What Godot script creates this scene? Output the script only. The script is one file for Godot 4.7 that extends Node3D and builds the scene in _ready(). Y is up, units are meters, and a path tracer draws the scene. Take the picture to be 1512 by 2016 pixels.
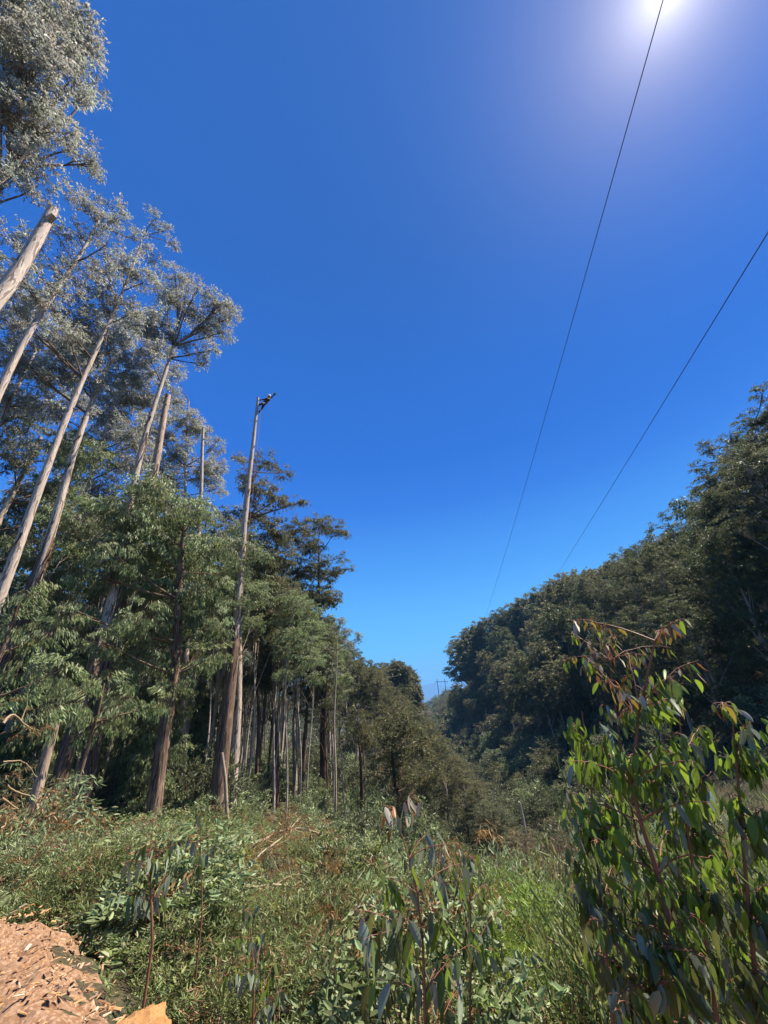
extends Node3D

# ------------------------------------------------------------------ measuring
const EYE := Vector3(0, 1.6, 0)
const FOCAL := 757.0            # in pixels of the 1512 x 2016 photograph
var cam_basis := Basis()
var rng := RandomNumberGenerator.new()
var taken := {}
var M := {}
var springs := {}               # leaf sprays by kind

func ray(px: float, py: float) -> Vector3:
	return cam_basis * Vector3((px - 756.0) / FOCAL, (1008.0 - py) / FOCAL, -1.0)

func P(px: float, py: float, d: float) -> Vector3:      # the point d metres away over the ground that the photograph shows there
	var r := ray(px, py)
	return EYE + r * (d / Vector2(r.x, r.z).length())

func metres(px: float, py: float, d: float, size: float) -> float:   # a size in pixels there, in metres
	var r := ray(px, py)
	var slant := d / Vector2(r.x, r.z).length() * r.length()
	var co := 1.0 / Vector3((px - 756.0) / FOCAL, (1008.0 - py) / FOCAL, 1.0).length()
	return size * slant * pow(co, 1.5) / FOCAL

func table(t: Array, d: float) -> float:
	if d <= t[0][0]:
		return t[0][1]
	for i in range(1, t.size()):
		if d <= t[i][0]:
			var k: float = (d - t[i - 1][0]) / (t[i][0] - t[i - 1][0])
			return lerpf(t[i - 1][1], t[i][1], k)
	return t[-1][1]

const AXIS := [[-60, 6], [0, 6], [30, 6.5], [100, 14], [200, 20], [300, 22], [400, 24], [700, 40]]
const BED := [[-60, 0], [0, -0.8], [10, -3], [20, -6], [30, -9], [60, -13], [100, -14], [200, -10], [300, -2], [360, 3.5], [430, 5], [520, -15], [800, -80], [2000, -160], [4000, -170]]
const BANK := [[-60, 2], [0, 0], [10, -1], [20, -2], [40, -4], [80, -6], [150, -6], [250, -2], [400, 5], [560, -40], [1000, -120], [2000, -160], [4000, -170]]
const WIDE := [[0, 8], [10, 12], [20, 18], [60, 20], [200, 14], [300, 12], [500, 60]]
const SLOPE := [[0, 0.5], [30, 0.55], [100, 0.75], [170, 1.1], [230, 1.1], [400, 0.7], [600, 0.3]]
const RISE := [[0, 40], [30, 40], [150, 45], [230, 30], [300, 20], [400, 12], [520, 4], [700, 1]]
const LEFT_SKY := [[-85, 62], [-74, 66], [-66, 62], [-60, 55], [-52, 54], [-44, 52], [-36, 42], [-33, 36], [-27, 31], [-22, 29], [-17, 23], [-13, 17], [-10, 15], [-7, 11], [-5.8, 8], [-3, 6.5], [0.6, 5.6], [2.2, 2.6], [3.2, 0.0], [5, -3.5], [8, -7], [11, -10.5], [14, -14]]
const RIGHT_SKY := [[4, -1.0], [6.2, 0.6], [7.9, 3.2], [9.2, 8.6], [11.9, 10.3], [17.2, 12.0], [20.3, 13.2], [24.8, 14.6], [30.4, 15.0], [35.4, 16.6], [41.0, 17.5], [44.5, 23.5], [49.8, 24.5], [53.5, 27], [80, 38]]

func edge(x: float, z: float) -> float:                  # metres inside the bare earth on which the photographer stands
	return (x + 1.7) * -0.577 + (-z - 3.65) * -0.817 - 0.08 + 0.2 * sin(x * 1.7 + z)

func ground(x: float, z: float) -> float:
	var d := -z
	var b := table(BED, d)
	var t := x - table(AXIS, d)
	var h: float
	if t > 0.0:
		var top := table(RISE, d)
		h = b + top * (1.0 - exp(-t * table(SLOPE, d) / top))
	else:
		h = lerpf(b, table(BANK, d), smoothstep(0.0, 1.0, -t / table(WIDE, d)))
	if t < -34.0 and d > 10.0:
		h += 0.16 * minf(-t - 34.0, 160.0) * smoothstep(10.0, 40.0, d) * smoothstep(700.0, 300.0, d)
	if d < 14.0:
		h = lerpf(h, 0.0 + 0.12 * sin(x * 2.1) * cos(z * 1.7), smoothstep(-0.9, 0.4, edge(x, z)) * smoothstep(14.0, 9.0, d) )
	return h

func on_ground(px: float, py: float, d: float) -> Vector3:
	var p := P(px, py, d)
	return Vector3(p.x, ground(p.x, p.z), p.z)

func hit(px: float, py: float, share := 1.0) -> Vector3:      # where the ray through that pixel meets the land
	var d := 4.0
	while d < 500.0:
		var p := P(px, py, d)
		if p.y < ground(p.x, p.z):
			break
		d *= 1.01
	return P(px, py, d * share)

func polar(az: float, d: float) -> Vector3:
	var x := d * sin(deg_to_rad(az))
	var z := -d * cos(deg_to_rad(az))
	return Vector3(x, ground(x, z), z)

# ------------------------------------------------------------------ scene tree helpers
func numbered(called: String, parent: Node = null) -> String:
	var key := called if parent == null or parent == self else "%d/%s" % [parent.get_instance_id(), called]
	var n: int = taken.get(key, 0)
	taken[key] = n + 1
	return called if n == 0 else "%s_%03d" % [called, n]

func tag(o: Node, label: String, category := "", group := "", kind := "") -> Node:
	if label:
		o.set_meta("label", label)
	if category:
		o.set_meta("category", category)
	if group:
		o.set_meta("group", group)
	if kind:
		o.set_meta("kind", kind)
	return o

func thing(called: String, label: String, category: String, at := Vector3.ZERO, group := "") -> Node3D:
	var o := Node3D.new()
	o.name = numbered(called)
	add_child(o)
	o.position = at
	tag(o, label, category, group)
	return o

func part(called: String, mesh: Mesh, m: Material, parent: Node, kind := "") -> MeshInstance3D:
	var o := MeshInstance3D.new()
	o.name = numbered(called, parent)
	o.mesh = mesh
	o.material_override = m
	parent.add_child(o, true)
	if kind:
		o.set_meta("kind", kind)
	return o

func dup(o: Node3D, at: Vector3, turn: float, size: Vector3, label: String, group: String) -> Node3D:
	var r: Node3D = o.duplicate()
	r.name = numbered(str(o.get_meta("called")))
	add_child(r)
	r.position = at
	r.basis = Basis(Vector3.UP, turn).scaled_local(size)
	tag(r, label, "", group)
	return r

# ------------------------------------------------------------------ mesh building
class Build:
	var v := PackedVector3Array()
	var n := PackedVector3Array()
	var c := PackedColorArray()
	var uv := PackedVector2Array()
	var idx := PackedInt32Array()

	func vert(p: Vector3, nn: Vector3, col: Color, t: Vector2) -> void:
		v.push_back(p)
		n.push_back(nn)
		c.push_back(col)
		uv.push_back(t)

	func tube(pts: PackedVector3Array, rad: PackedFloat32Array, sides: int, col: Color, lumpy := 0.0, cap := false, noise: FastNoiseLite = null) -> void:
		var start := v.size()
		var along := 0.0
		var side := Vector3.RIGHT
		var around0: float = maxf(rad[0], 0.02) * TAU
		for i in pts.size():
			var t: Vector3
			if i == 0:
				t = pts[1] - pts[0]
			elif i == pts.size() - 1:
				t = pts[i] - pts[i - 1]
			else:
				t = pts[i + 1] - pts[i - 1]
			t = t.normalized()
			if i == 0:
				side = t.cross(Vector3(0.3, 0.1, 1.0)).normalized()
			else:
				along += pts[i].distance_to(pts[i - 1])
				side = (side - t * side.dot(t)).normalized()
			var other := t.cross(side)
			for k in sides + 1:
				var a := TAU * k / sides
				var out := side * cos(a) + other * sin(a)
				var r := rad[i]
				if lumpy > 0.0 and noise:
					var kk := k % sides
					r *= 1.0 + lumpy * noise.get_noise_3d(cos(TAU * kk / sides) * 9.0 + pts[0].x * 31.0, along * 6.0, sin(TAU * kk / sides) * 9.0 + pts[0].z * 17.0)
				vert(pts[i] + out * r, out, col, Vector2(float(k) / sides, along / 4.0))
		var w := sides + 1
		for i in pts.size() - 1:
			for k in sides:
				var a := start + i * w + k
				idx.append_array(PackedInt32Array([a, a + w, a + 1, a + 1, a + w, a + w + 1]))
		if cap:
			var e := v.size()
			var last := pts.size() - 1
			var dir := (pts[last] - pts[last - 1]).normalized()
			vert(pts[last], dir, Color(1.3, 1.22, 1.05), Vector2(0.5, 0))
			for k in sides + 1:
				var q := start + last * w + k
				vert(v[q], dir, Color(1.3, 1.22, 1.05), Vector2(float(k) / sides, 0.02))
			for k in sides:
				idx.append_array(PackedInt32Array([e, e + 2 + k, e + 1 + k]))

	func mesh() -> ArrayMesh:
		var a := []
		a.resize(Mesh.ARRAY_MAX)
		a[Mesh.ARRAY_VERTEX] = v
		if n.size() == v.size():
			a[Mesh.ARRAY_NORMAL] = n
		if c.size() == v.size():
			a[Mesh.ARRAY_COLOR] = c
		if uv.size() == v.size():
			a[Mesh.ARRAY_TEX_UV] = uv
		if idx.size():
			a[Mesh.ARRAY_INDEX] = idx
		var m := ArrayMesh.new()
		m.add_surface_from_arrays(Mesh.PRIMITIVE_TRIANGLES, a)
		return m

func rnd(a: float, b: float) -> float:
	return rng.randf_range(a, b)

func ball() -> Vector3:
	while true:
		var p := Vector3(rnd(-1, 1), rnd(-1, 1), rnd(-1, 1))
		if p.length_squared() < 1.0 and p.length_squared() > 0.01:
			return p
	return Vector3.UP

# ------------------------------------------------------------------ leaf sprays: sets of loose leaf faces, each in several tints
const PALETTE := {
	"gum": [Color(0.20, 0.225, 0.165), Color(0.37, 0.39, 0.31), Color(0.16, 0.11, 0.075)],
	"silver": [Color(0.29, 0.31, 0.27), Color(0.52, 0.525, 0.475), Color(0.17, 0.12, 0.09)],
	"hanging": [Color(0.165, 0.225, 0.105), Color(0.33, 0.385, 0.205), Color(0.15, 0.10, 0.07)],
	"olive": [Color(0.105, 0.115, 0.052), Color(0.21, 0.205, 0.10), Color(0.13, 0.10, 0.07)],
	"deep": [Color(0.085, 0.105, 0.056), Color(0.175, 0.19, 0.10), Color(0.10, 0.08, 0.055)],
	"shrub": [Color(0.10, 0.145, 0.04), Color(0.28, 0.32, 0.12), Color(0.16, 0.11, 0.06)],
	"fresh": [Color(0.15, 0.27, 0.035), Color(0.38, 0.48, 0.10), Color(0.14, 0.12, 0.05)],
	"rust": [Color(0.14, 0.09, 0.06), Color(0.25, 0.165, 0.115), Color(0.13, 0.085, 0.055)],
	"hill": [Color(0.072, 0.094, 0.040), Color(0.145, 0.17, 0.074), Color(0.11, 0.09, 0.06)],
	"pale": [Color(0.16, 0.21, 0.09), Color(0.34, 0.39, 0.20), Color(0.2, 0.14, 0.09)],
	"yellow": [Color(0.42, 0.33, 0.03), Color(0.62, 0.50, 0.06), Color(0.22, 0.15, 0.05)],
	"litter": [Color(0.20, 0.115, 0.05), Color(0.36, 0.22, 0.10), Color(0.24, 0.16, 0.09)],
}
const TINTS := 7

func spray(kind: String, count: int, reach: float, len_a: float, len_b: float, slim: float, droop: float, loose: float, upright := 0.0, fine := false) -> void:
	var list := []
	for variant in 4:
		var v := PackedVector3Array()
		var tone := PackedFloat32Array()
		var tip := Vector3(reach, reach * (-0.25 * droop + 0.95 * upright), 0)
		var mid := Vector3(reach * 0.5, reach * (0.12 + 0.45 * upright), reach * rnd(-0.12, 0.12))
		# the twig and two side twigs
		var ends := [[Vector3.ZERO, mid, tip]]
		for s in [-1.0, 1.0]:
			var q := mid * 0.7
			ends.append([q, q + Vector3(reach * 0.25, reach * (0.05 + 0.3 * upright), reach * 0.25 * s), q + Vector3(reach * 0.42, reach * (-0.22 * droop + 0.55 * upright), reach * 0.48 * s)])
		for e in ends:
			var w := reach * 0.009
			for k in 2:
				var p: Vector3 = e[k]
				var q2: Vector3 = e[k + 1]
				for off in [Vector3(0, w, 0), Vector3(0, 0, w)]:
					v.append_array(PackedVector3Array([p - off, p + off, q2]))
					for j in 3:
						tone.push_back(-1.0)
		for i in count:
			var e: Array = ends[0] if i % 2 == 0 else ends[1 + (i / 2) % 2]
			var t := rnd(0.12, 1.0)
			var p: Vector3 = e[0].lerp(e[1], t).lerp(e[1].lerp(e[2], t), t)
			p += ball() * reach * 0.13
			var dir := (Vector3(rnd(-1, 1), rnd(-0.6, 0.6), rnd(-1, 1)) * loose + Vector3(0.25, -droop + upright, 0)).normalized()
			var side := dir.cross(ball()).normalized()
			var up := side.cross(dir)
			var l := rnd(len_a, len_b)
			var half := side * l * slim * 0.5
			var bend := up * l * rnd(-0.10, 0.10)
			var m := p + dir * l * 0.42 + bend
			var z := p + dir * l - bend * 0.4
			var lift := up * l * slim * 0.22
			var b := rng.randf()
			var pieces := 6
			if fine:
				var m2 := p + dir * l * 0.72 + bend * 0.7
				var h2 := half * 0.72
				m = p + dir * l * 0.3 + bend * 0.9
				v.append_array(PackedVector3Array([p, m + half * 0.9 + lift, m, m, m + half * 0.9 + lift, m2 + h2 + lift, m, m2 + h2 + lift, m2, m2, m2 + h2 + lift, z, p, m, m - half * 0.9 + lift, m, m2 - h2 + lift, m - half * 0.9 + lift, m, m2, m2 - h2 + lift, m2, z, m2 - h2 + lift]))
				pieces = 24
			else:
				v.append_array(PackedVector3Array([p, m + half + lift, z, p, z, m - half + lift]))
			for j in pieces:
				tone.push_back(b)
		list.append([v, tone])
	springs[kind] = list

var painted := {}
func tinted(kind: String, variant: int, pal: String, k: int) -> PackedColorArray:
	var key := "%s/%d/%s/%d" % [kind, variant, pal, k]
	if not painted.has(key):
		var tone: PackedFloat32Array = springs[kind][variant][1]
		var c := PackedColorArray()
		c.resize(tone.size())
		var a: Color = PALETTE[pal][0]
		var b: Color = PALETTE[pal][1]
		var r2 := RandomNumberGenerator.new()
		r2.seed = k * 77 + 5
		var bright := 0.78 + 0.44 * k / (TINTS - 1.0)
		var warm := Color(1.0 + r2.randf_range(-0.06, 0.12), 1.0, 1.0 + r2.randf_range(-0.15, 0.1))
		for i in tone.size():
			var q: Color = PALETTE[pal][2] if tone[i] < 0.0 else a.lerp(b, tone[i] * tone[i])
			c[i] = Color(q.r * bright * warm.r, q.g * bright, q.b * bright * warm.b)
		painted[key] = c
	return painted[key]

class Crown:
	var v := PackedVector3Array()
	var c := PackedColorArray()

func add_spray(cr: Crown, kind: String, pal: String, xf: Transform3D) -> void:
	var k := rng.randi() % 4
	cr.v.append_array(xf * (springs[kind][k][0] as PackedVector3Array))
	cr.c.append_array(tinted(kind, k, pal, rng.randi() % TINTS))

func crown_mesh(cr: Crown) -> ArrayMesh:
	var b := Build.new()
	b.v = cr.v
	b.c = cr.c
	return b.mesh()

# a clump of sprays: most of them sit in the outer shell, pointing outwards
func clump(cr: Crown, kind: String, pal: String, at: Vector3, r: Vector3, count: int, size: float) -> Array:
	var spots := []
	for i in count:
		var u := ball().normalized()
		if u.y < -0.35:
			u.y *= 0.4
		var p := at + u * r * pow(rng.randf(), 0.42) - Vector3(u.x, 0, u.z).normalized() * 0.35 * size
		var yaw := atan2(-u.z, u.x) + rnd(-0.9, 0.9)
		var bs := Basis(Vector3.UP, yaw) * Basis(Vector3(0, 0, 1), u.y * 0.7 + rnd(-0.35, 0.25)) * Basis(Vector3.RIGHT, rnd(-0.6, 0.6))
		add_spray(cr, kind, pal, Transform3D(bs.scaled_local(Vector3.ONE * size * rnd(0.8, 1.25)), p))
		if i % 4 == 0:
			spots.append(p)
	return spots

func bent(a: Vector3, b: Vector3, sag: float, steps: int, wob: float) -> PackedVector3Array:
	var out := PackedVector3Array()
	var m := (a + b) * 0.5 + Vector3(rnd(-wob, wob), -sag, rnd(-wob, wob))
	for i in steps + 1:
		var t := float(i) / steps
		var p := a.lerp(m, t).lerp(m.lerp(b, t), t)
		if i > 0 and i < steps:
			p += ball() * wob * 0.18
		out.push_back(p)
	return out

func taper(a: float, b: float, n: int, power := 1.0) -> PackedFloat32Array:
	var out := PackedFloat32Array()
	for i in n:
		out.push_back(lerpf(a, b, pow(float(i) / (n - 1), power)))
	return out

var lumps := FastNoiseLite.new()

# ------------------------------------------------------------------ trees
func trunk_path(base: Vector3, top: Vector3, wob: float, steps: int) -> PackedVector3Array:
	var out := PackedVector3Array()
	var ph := rnd(0, TAU)
	var ph2 := rnd(0, TAU)
	for i in steps + 1:
		var t := float(i) / steps
		var p := base.lerp(top, t)
		var e := sin(t * PI) * wob
		p += Vector3(sin(t * 7.0 + ph) * e, 0, cos(t * 6.0 + ph2) * e)
		out.push_back(p)
	return out

func trunk_radii(r0: float, r1: float, n: int) -> PackedFloat32Array:
	var out := PackedFloat32Array()
	for i in n:
		var t := float(i) / (n - 1)
		out.push_back(lerpf(r0, r1, t) * (1.0 + 0.2 * exp(-t * 26.0)) * (1.0 + 0.03 * sin(i * 2.3)))
	return out

# ribbons of bark that peel away from a trunk and hang
func bark_ribbons(root: Node3D, path: PackedVector3Array, rad: PackedFloat32Array, count: int, lo: float, hi: float) -> void:
	for i in count:
		var t := rnd(lo, hi) * (path.size() - 1)
		var k := int(t)
		var p := path[k].lerp(path[mini(k + 1, path.size() - 1)], t - k)
		var a := rnd(0, TAU)
		var out := Vector3(cos(a), 0, sin(a))
		var b := Build.new()
		var long := rnd(0.5, 1.9)
		var w := rnd(0.025, 0.06)
		var r := rad[k] * 0.98
		var side := Vector3.UP.cross(out)
		var col := Color(0.85, 0.75, 0.65) * rnd(0.6, 1.2)
		for j in 6:
			var f := j / 5.0
			var c := p + out * (r + 0.01 + long * 0.16 * f * f) - Vector3.UP * long * f + side * sin(f * 4.0 + a) * 0.06
			b.vert(c - side * w * (1.0 - f * 0.6), out, col, Vector2(0.1, f))
			b.vert(c + side * w * (1.0 - f * 0.6), out, col, Vector2(0.25, f))
		for j in 5:
			b.idx.append_array(PackedInt32Array([j * 2, j * 2 + 1, j * 2 + 2, j * 2 + 1, j * 2 + 3, j * 2 + 2]))
		part("bark_strip", b.mesh(), M.bark_brown, root)

# a tree measured from the photograph. clumps: [px, py, radius px, nearer/farther]
func key_tree(called: String, label: String, d: float, base_px: Array, top_px: Array, r0: float, r1: float, clumps: Array, o := {}) -> Node3D:
	var top := P(top_px[0], top_px[1], d + o.get("lean", 0.0))
	var base: Vector3
	if base_px.size():
		var bp := P(base_px[0], base_px[1], d)
		base = Vector3(bp.x, ground(bp.x, bp.z) - 0.3, bp.z)
	else:
		base = Vector3(top.x, ground(top.x, top.z) - 0.3, top.z)
	var root := thing(called, label, o.get("category", "tree"), base, o.get("group", ""))
	var path := trunk_path(Vector3.ZERO, top - base, o.get("wob", minf(0.2, (top - base).length() * 0.009)), 22)
	var rad := trunk_radii(r0, r1, 23)
	var tb := Build.new()
	tb.tube(path, rad, 12, o.get("tint", Color(1, 1, 1)), 0.10, true, lumps)
	var trunk := part("trunk", tb.mesh(), M[o.get("bark", "bark_pale")], root)
	if o.has("rough"):                                   # a stocking of rough bark with a ragged upper edge
		var upto: float = o.rough
		var sb := Build.new()
		var sides := 14
		var rows := 16
		for j in rows + 1:
			for k in sides + 1:
				var a := TAU * (k % sides) / sides
				var rag := upto * (0.72 + 0.38 * absf(lumps.get_noise_2d((k % sides) * 37.0, base.x * 50.0)) * 2.0)
				var t := float(j) / rows * rag * 22.0
				var q := int(t)
				var p := path[q].lerp(path[mini(q + 1, 22)], t - q)
				var rr := lerpf(rad[q], rad[mini(q + 1, 22)], t - q)
				var dirv := Vector3(cos(a), 0, sin(a))
				var lift := 0.022 + 0.03 * lumps.get_noise_3d(k % sides * 40.0, t * 30.0, base.z * 9.0)
				sb.vert(p + dirv * (rr * 1.04 + lift * (1.0 if j < rows else 0.2)), dirv, Color(1, 1, 1), Vector2(float(k) / sides * 2.0, t * 0.35))
		for j in rows:
			for k in sides:
				var a2 := j * (sides + 1) + k
				sb.idx.append_array(PackedInt32Array([a2, a2 + 1, a2 + sides + 1, a2 + 1, a2 + sides + 2, a2 + sides + 1]))
		part("rough_bark", sb.mesh(), M.bark_brown, trunk)
	if o.get("ribbons", 0):
		bark_ribbons(trunk, path, rad, o.ribbons, o.get("from", 0.15), o.get("to", 0.8))
	for st in o.get("stubs", []):                        # stubs of sawn limbs: [height share, turn, length, radius]
		var k2 := int(st[0] * 22)
		var dv := Vector3(cos(st[1]), 0.7, sin(st[1])).normalized()
		var s := Build.new()
		s.tube(PackedVector3Array([path[k2], path[k2] + dv * (rad[k2] + st[2] * 0.5), path[k2] + dv * (rad[k2] + st[2])]), PackedFloat32Array([st[3] * 1.3, st[3], st[3] * 0.85]), 8, Color(1, 1, 1), 0.08, true, lumps)
		part("branch_stub", s.mesh(), M[o.get("bark", "bark_pale")], trunk)
	var cr := Crown.new()
	var kind: String = o.get("spray", "adult")
	var pal: String = o.get("leaves", "gum")
	var thick: float = o.get("thick", 1.0)
	for c in clumps:
		var dd: float = d + (c[3] if c.size() > 3 else rnd(-1.0, 1.0) * minf(1.6, d * 0.06))
		var at := P(c[0], c[1], dd) - base
		var r := metres(c[0], c[1], dd, c[2]) * 1.1
		var count := clampi(int(30.0 * r * r * thick), 9, 190)
		var size := clampf(r * 0.9, 0.75, 1.15)
		var spots := clump(cr, kind, pal, at, Vector3(r, r * 0.9, r), count, size)
		# the limb that carries the clump leaves the trunk below it
		var best := 4
		var lowest := 1e9
		for q in range(4, 23):
			var away := path[q].distance_to(at) + maxf(0.0, path[q].y - (at.y - r * 0.8)) * 2.0
			if away < lowest:
				lowest = away
				best = q
		var lb := Build.new()
		var dist := path[best].distance_to(at)
		var lr := clampf(0.014 + dist * 0.015, 0.02, minf(0.11, rad[best] * 0.8))
		var line := bent(path[best], at + Vector3(0, r * 0.2, 0), dist * 0.06, 6, dist * 0.08)
		lb.tube(line, taper(lr, lr * 0.3, 7), 6, o.get("limb_tint", Color(0.75, 0.68, 0.62)))
		for sp in spots:
			lb.tube(bent(line[4 + rng.randi() % 2], sp, 0.0, 3, 0.15), taper(lr * 0.4, 0.004, 4), 4, o.get("limb_tint", Color(0.7, 0.62, 0.56)))
		part("limb", lb.mesh(), M.bark_twig, root)
	if cr.v.size():
		part("crown", crown_mesh(cr), M.leaf, root, "stuff")
	return root

# a tree of a kind, built once and then copied about; 1 unit tall
func kind_tree(called: String, tall: float, crown_from: float, width: float, n: int, per: int, kind: String, pal: String, size: float, slim_trunk := 0.012, bark := "bark_pale") -> Node3D:
	var root := Node3D.new()
	root.name = called
	root.set_meta("called", called)
	root.set_meta("category", "tree")
	root.set_meta("tall", tall)
	var path := trunk_path(Vector3.ZERO, Vector3(rnd(-0.5, 0.5), tall * 0.93, rnd(-0.5, 0.5)), tall * 0.012, 14)
	var rad := trunk_radii(tall * slim_trunk, tall * slim_trunk * 0.2, 15)
	var tb := Build.new()
	tb.tube(path, rad, 8, Color(1, 1, 1), 0.08, false, lumps)
	var cr := Crown.new()
	for i in n:
		var f := (i + rnd(0.1, 0.9)) / n
		var y := lerpf(crown_from, 0.97, f) * tall
		var swell := sqrt(clampf(1.0 - pow((f - 0.35) / 0.72, 2.0), 0.05, 1.0))
		var a := i * 2.4 + rnd(-0.5, 0.5)
		var off := width * tall * swell * rnd(0.35, 1.0)
		var at := Vector3(cos(a) * off, y, sin(a) * off)
		var r := tall * width * rnd(0.34, 0.56)
		var spots := clump(cr, kind, pal, at, Vector3(r, r * 0.8, r), per, size)
		var from := clampi(int((y / tall / 0.93 - 0.10 - 0.2 * rng.randf()) * 14.0), 3, 13)
		var lr := rad[from] * 0.55
		var line := bent(path[from], at, 0.0, 4, off * 0.12)
		tb.tube(line, taper(lr, lr * 0.25, 5), 5, Color(0.9, 0.85, 0.8))
		for sp in spots:
			if rng.randf() < 0.6:
				tb.tube(bent(line[3], sp, 0.0, 2, 0.1), taper(lr * 0.3, 0.006, 3), 3, Color(0.8, 0.74, 0.68))
	part("trunk", tb.mesh(), M[bark], root)
	part("crown", crown_mesh(cr), M.leaf, root, "stuff")
	return root

func kind_shrub(called: String, tall: float, width: float, n: int, kind: String, pal: String, size: float, second := "") -> Node3D:
	var root := Node3D.new()
	root.name = called
	root.set_meta("called", called)
	root.set_meta("category", "shrub")
	root.set_meta("tall", tall + 0.35)
	var cr := Crown.new()
	var sb := Build.new()
	for i in n:
		var a := rnd(0, TAU)
		var f := sqrt(rng.randf())
		var p := Vector3(cos(a) * f * width, tall * (1.0 - 0.72 * f * f) * pow(rng.randf(), 0.42) * rnd(0.82, 1.08), sin(a) * f * width)
		var yaw := -a + rnd(-0.8, 0.8)
		var bs := Basis(Vector3.UP, yaw) * Basis(Vector3(0, 0, 1), rnd(-0.2, 0.75)) * Basis(Vector3.RIGHT, rnd(-0.5, 0.5))
		var dry := rng.randf() < 0.07 and kind != "scrub"
		add_spray(cr, kind, "litter" if dry else second if second and rng.randf() < 0.3 else pal, Transform3D(bs.scaled_local(Vector3.ONE * size * rnd(0.75, 1.3)), p))
		if i % 6 == 0:
			sb.tube(bent(Vector3(cos(a) * 0.1, -0.1, sin(a) * 0.1), p, -0.05, 4, 0.06), taper(0.012 * tall, 0.003, 5), 4, Color(0.8, 0.7, 0.6))
	part("stems", sb.mesh(), M.bark_twig, root)
	part("foliage", crown_mesh(cr), M.leaf_fine, root, "stuff")
	return root

# ------------------------------------------------------------------ textures
func bark_image(w: int, h: int, light: Color, mid: Color, dark: Color, stretch: float, patchy: float, sd: int) -> Image:
	var im := Image.create(w, h, false, Image.FORMAT_RGB8)
	var a := FastNoiseLite.new()
	a.seed = sd
	a.frequency = 1.0
	a.fractal_octaves = 4
	var b := FastNoiseLite.new()
	b.seed = sd + 9
	b.frequency = 1.0
	b.fractal_octaves = 3
	for y in h:
		for x in w:
			var t := TAU * x / w
			var v := TAU * y / h
			var s1 := a.get_noise_3d(cos(t) * 2.6 + 5.0, sin(t) * 2.6 + cos(v) * stretch, sin(v) * stretch)
			var s2 := b.get_noise_3d(cos(t) * 0.8, sin(t) * 0.8 + cos(v) * 0.9, sin(v) * 0.9 + 3.0)
			var fine := a.get_noise_3d(cos(t) * 9.0, sin(t) * 9.0 + cos(v) * stretch * 2.0, sin(v) * stretch * 2.0 + 20.0)
			var c := mid.lerp(light, smoothstep(-0.25, 0.3, s2 + s1 * 0.5))
			if s1 + s2 * patchy > 0.10:
				c = c.lerp(dark, smoothstep(0.10, 0.2, s1 + s2 * patchy) * 0.85)
			c = c * (1.0 + fine * 0.35)
			im.set_pixel(x, y, c.linear_to_srgb())
	return im

func speckle(w: int, cols: Array, freq: float, sd: int) -> Image:
	var im := Image.create(w, w, false, Image.FORMAT_RGB8)
	var a := FastNoiseLite.new()
	a.seed = sd
	a.frequency = freq
	a.fractal_octaves = 5
	var sm := a.get_seamless_image(w, w)
	a.frequency = freq * 4.0
	a.seed = sd + 3
	var sm2 := a.get_seamless_image(w, w)
	for y in w:
		for x in w:
			var t := sm.get_pixel(x, y).r
			var f := sm2.get_pixel(x, y).r
			var c: Color = (cols[0] as Color).lerp(cols[1], smoothstep(0.3, 0.7, t))
			c = c.lerp(cols[2], smoothstep(0.55, 0.75, f) * 0.8)
			im.set_pixel(x, y, (c * (0.7 + 0.6 * f)).linear_to_srgb())
	return im

func mat(called: String, rough: float, o := {}) -> StandardMaterial3D:
	var m := StandardMaterial3D.new()
	m.resource_name = called
	m.roughness = rough
	m.metallic_specular = o.get("spec", 0.5)
	m.albedo_color = o.get("color", Color.WHITE)
	m.vertex_color_use_as_albedo = o.get("vertex", false)
	m.cull_mode = BaseMaterial3D.CULL_DISABLED
	if o.has("map"):
		m.albedo_texture = ImageTexture.create_from_image(o.map)
	if o.has("tri"):
		m.uv1_triplanar = true
		m.uv1_world_triplanar = true
		m.uv1_scale = Vector3.ONE * o.tri
	if o.has("relief"):
		m.heightmap_enabled = true
		m.heightmap_texture = m.albedo_texture
		m.heightmap_scale = o.relief
	if o.has("back"):
		m.backlight_enabled = true
		m.backlight = Color(o.back, o.back, o.back)
	M[called] = m
	return m

func lin(r: float, g: float, b: float) -> Color:
	return Color(r, g, b).linear_to_srgb()

const EXPOSURE := 2.75
const SKY_RED := [[0, 0.32], [8, 0.115], [18, 0.042], [28, 0.006], [35, 0.0], [60, 0.010], [90, 0.020]]
const SKY_GREEN := [[0, 0.68], [8, 0.60], [18, 0.33], [28, 0.160], [35, 0.126], [60, 0.106], [90, 0.112]]
const SKY_BLUE := [[0, 1.10], [8, 1.16], [18, 0.95], [28, 0.76], [35, 0.665], [60, 0.49], [90, 0.47]]

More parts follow.
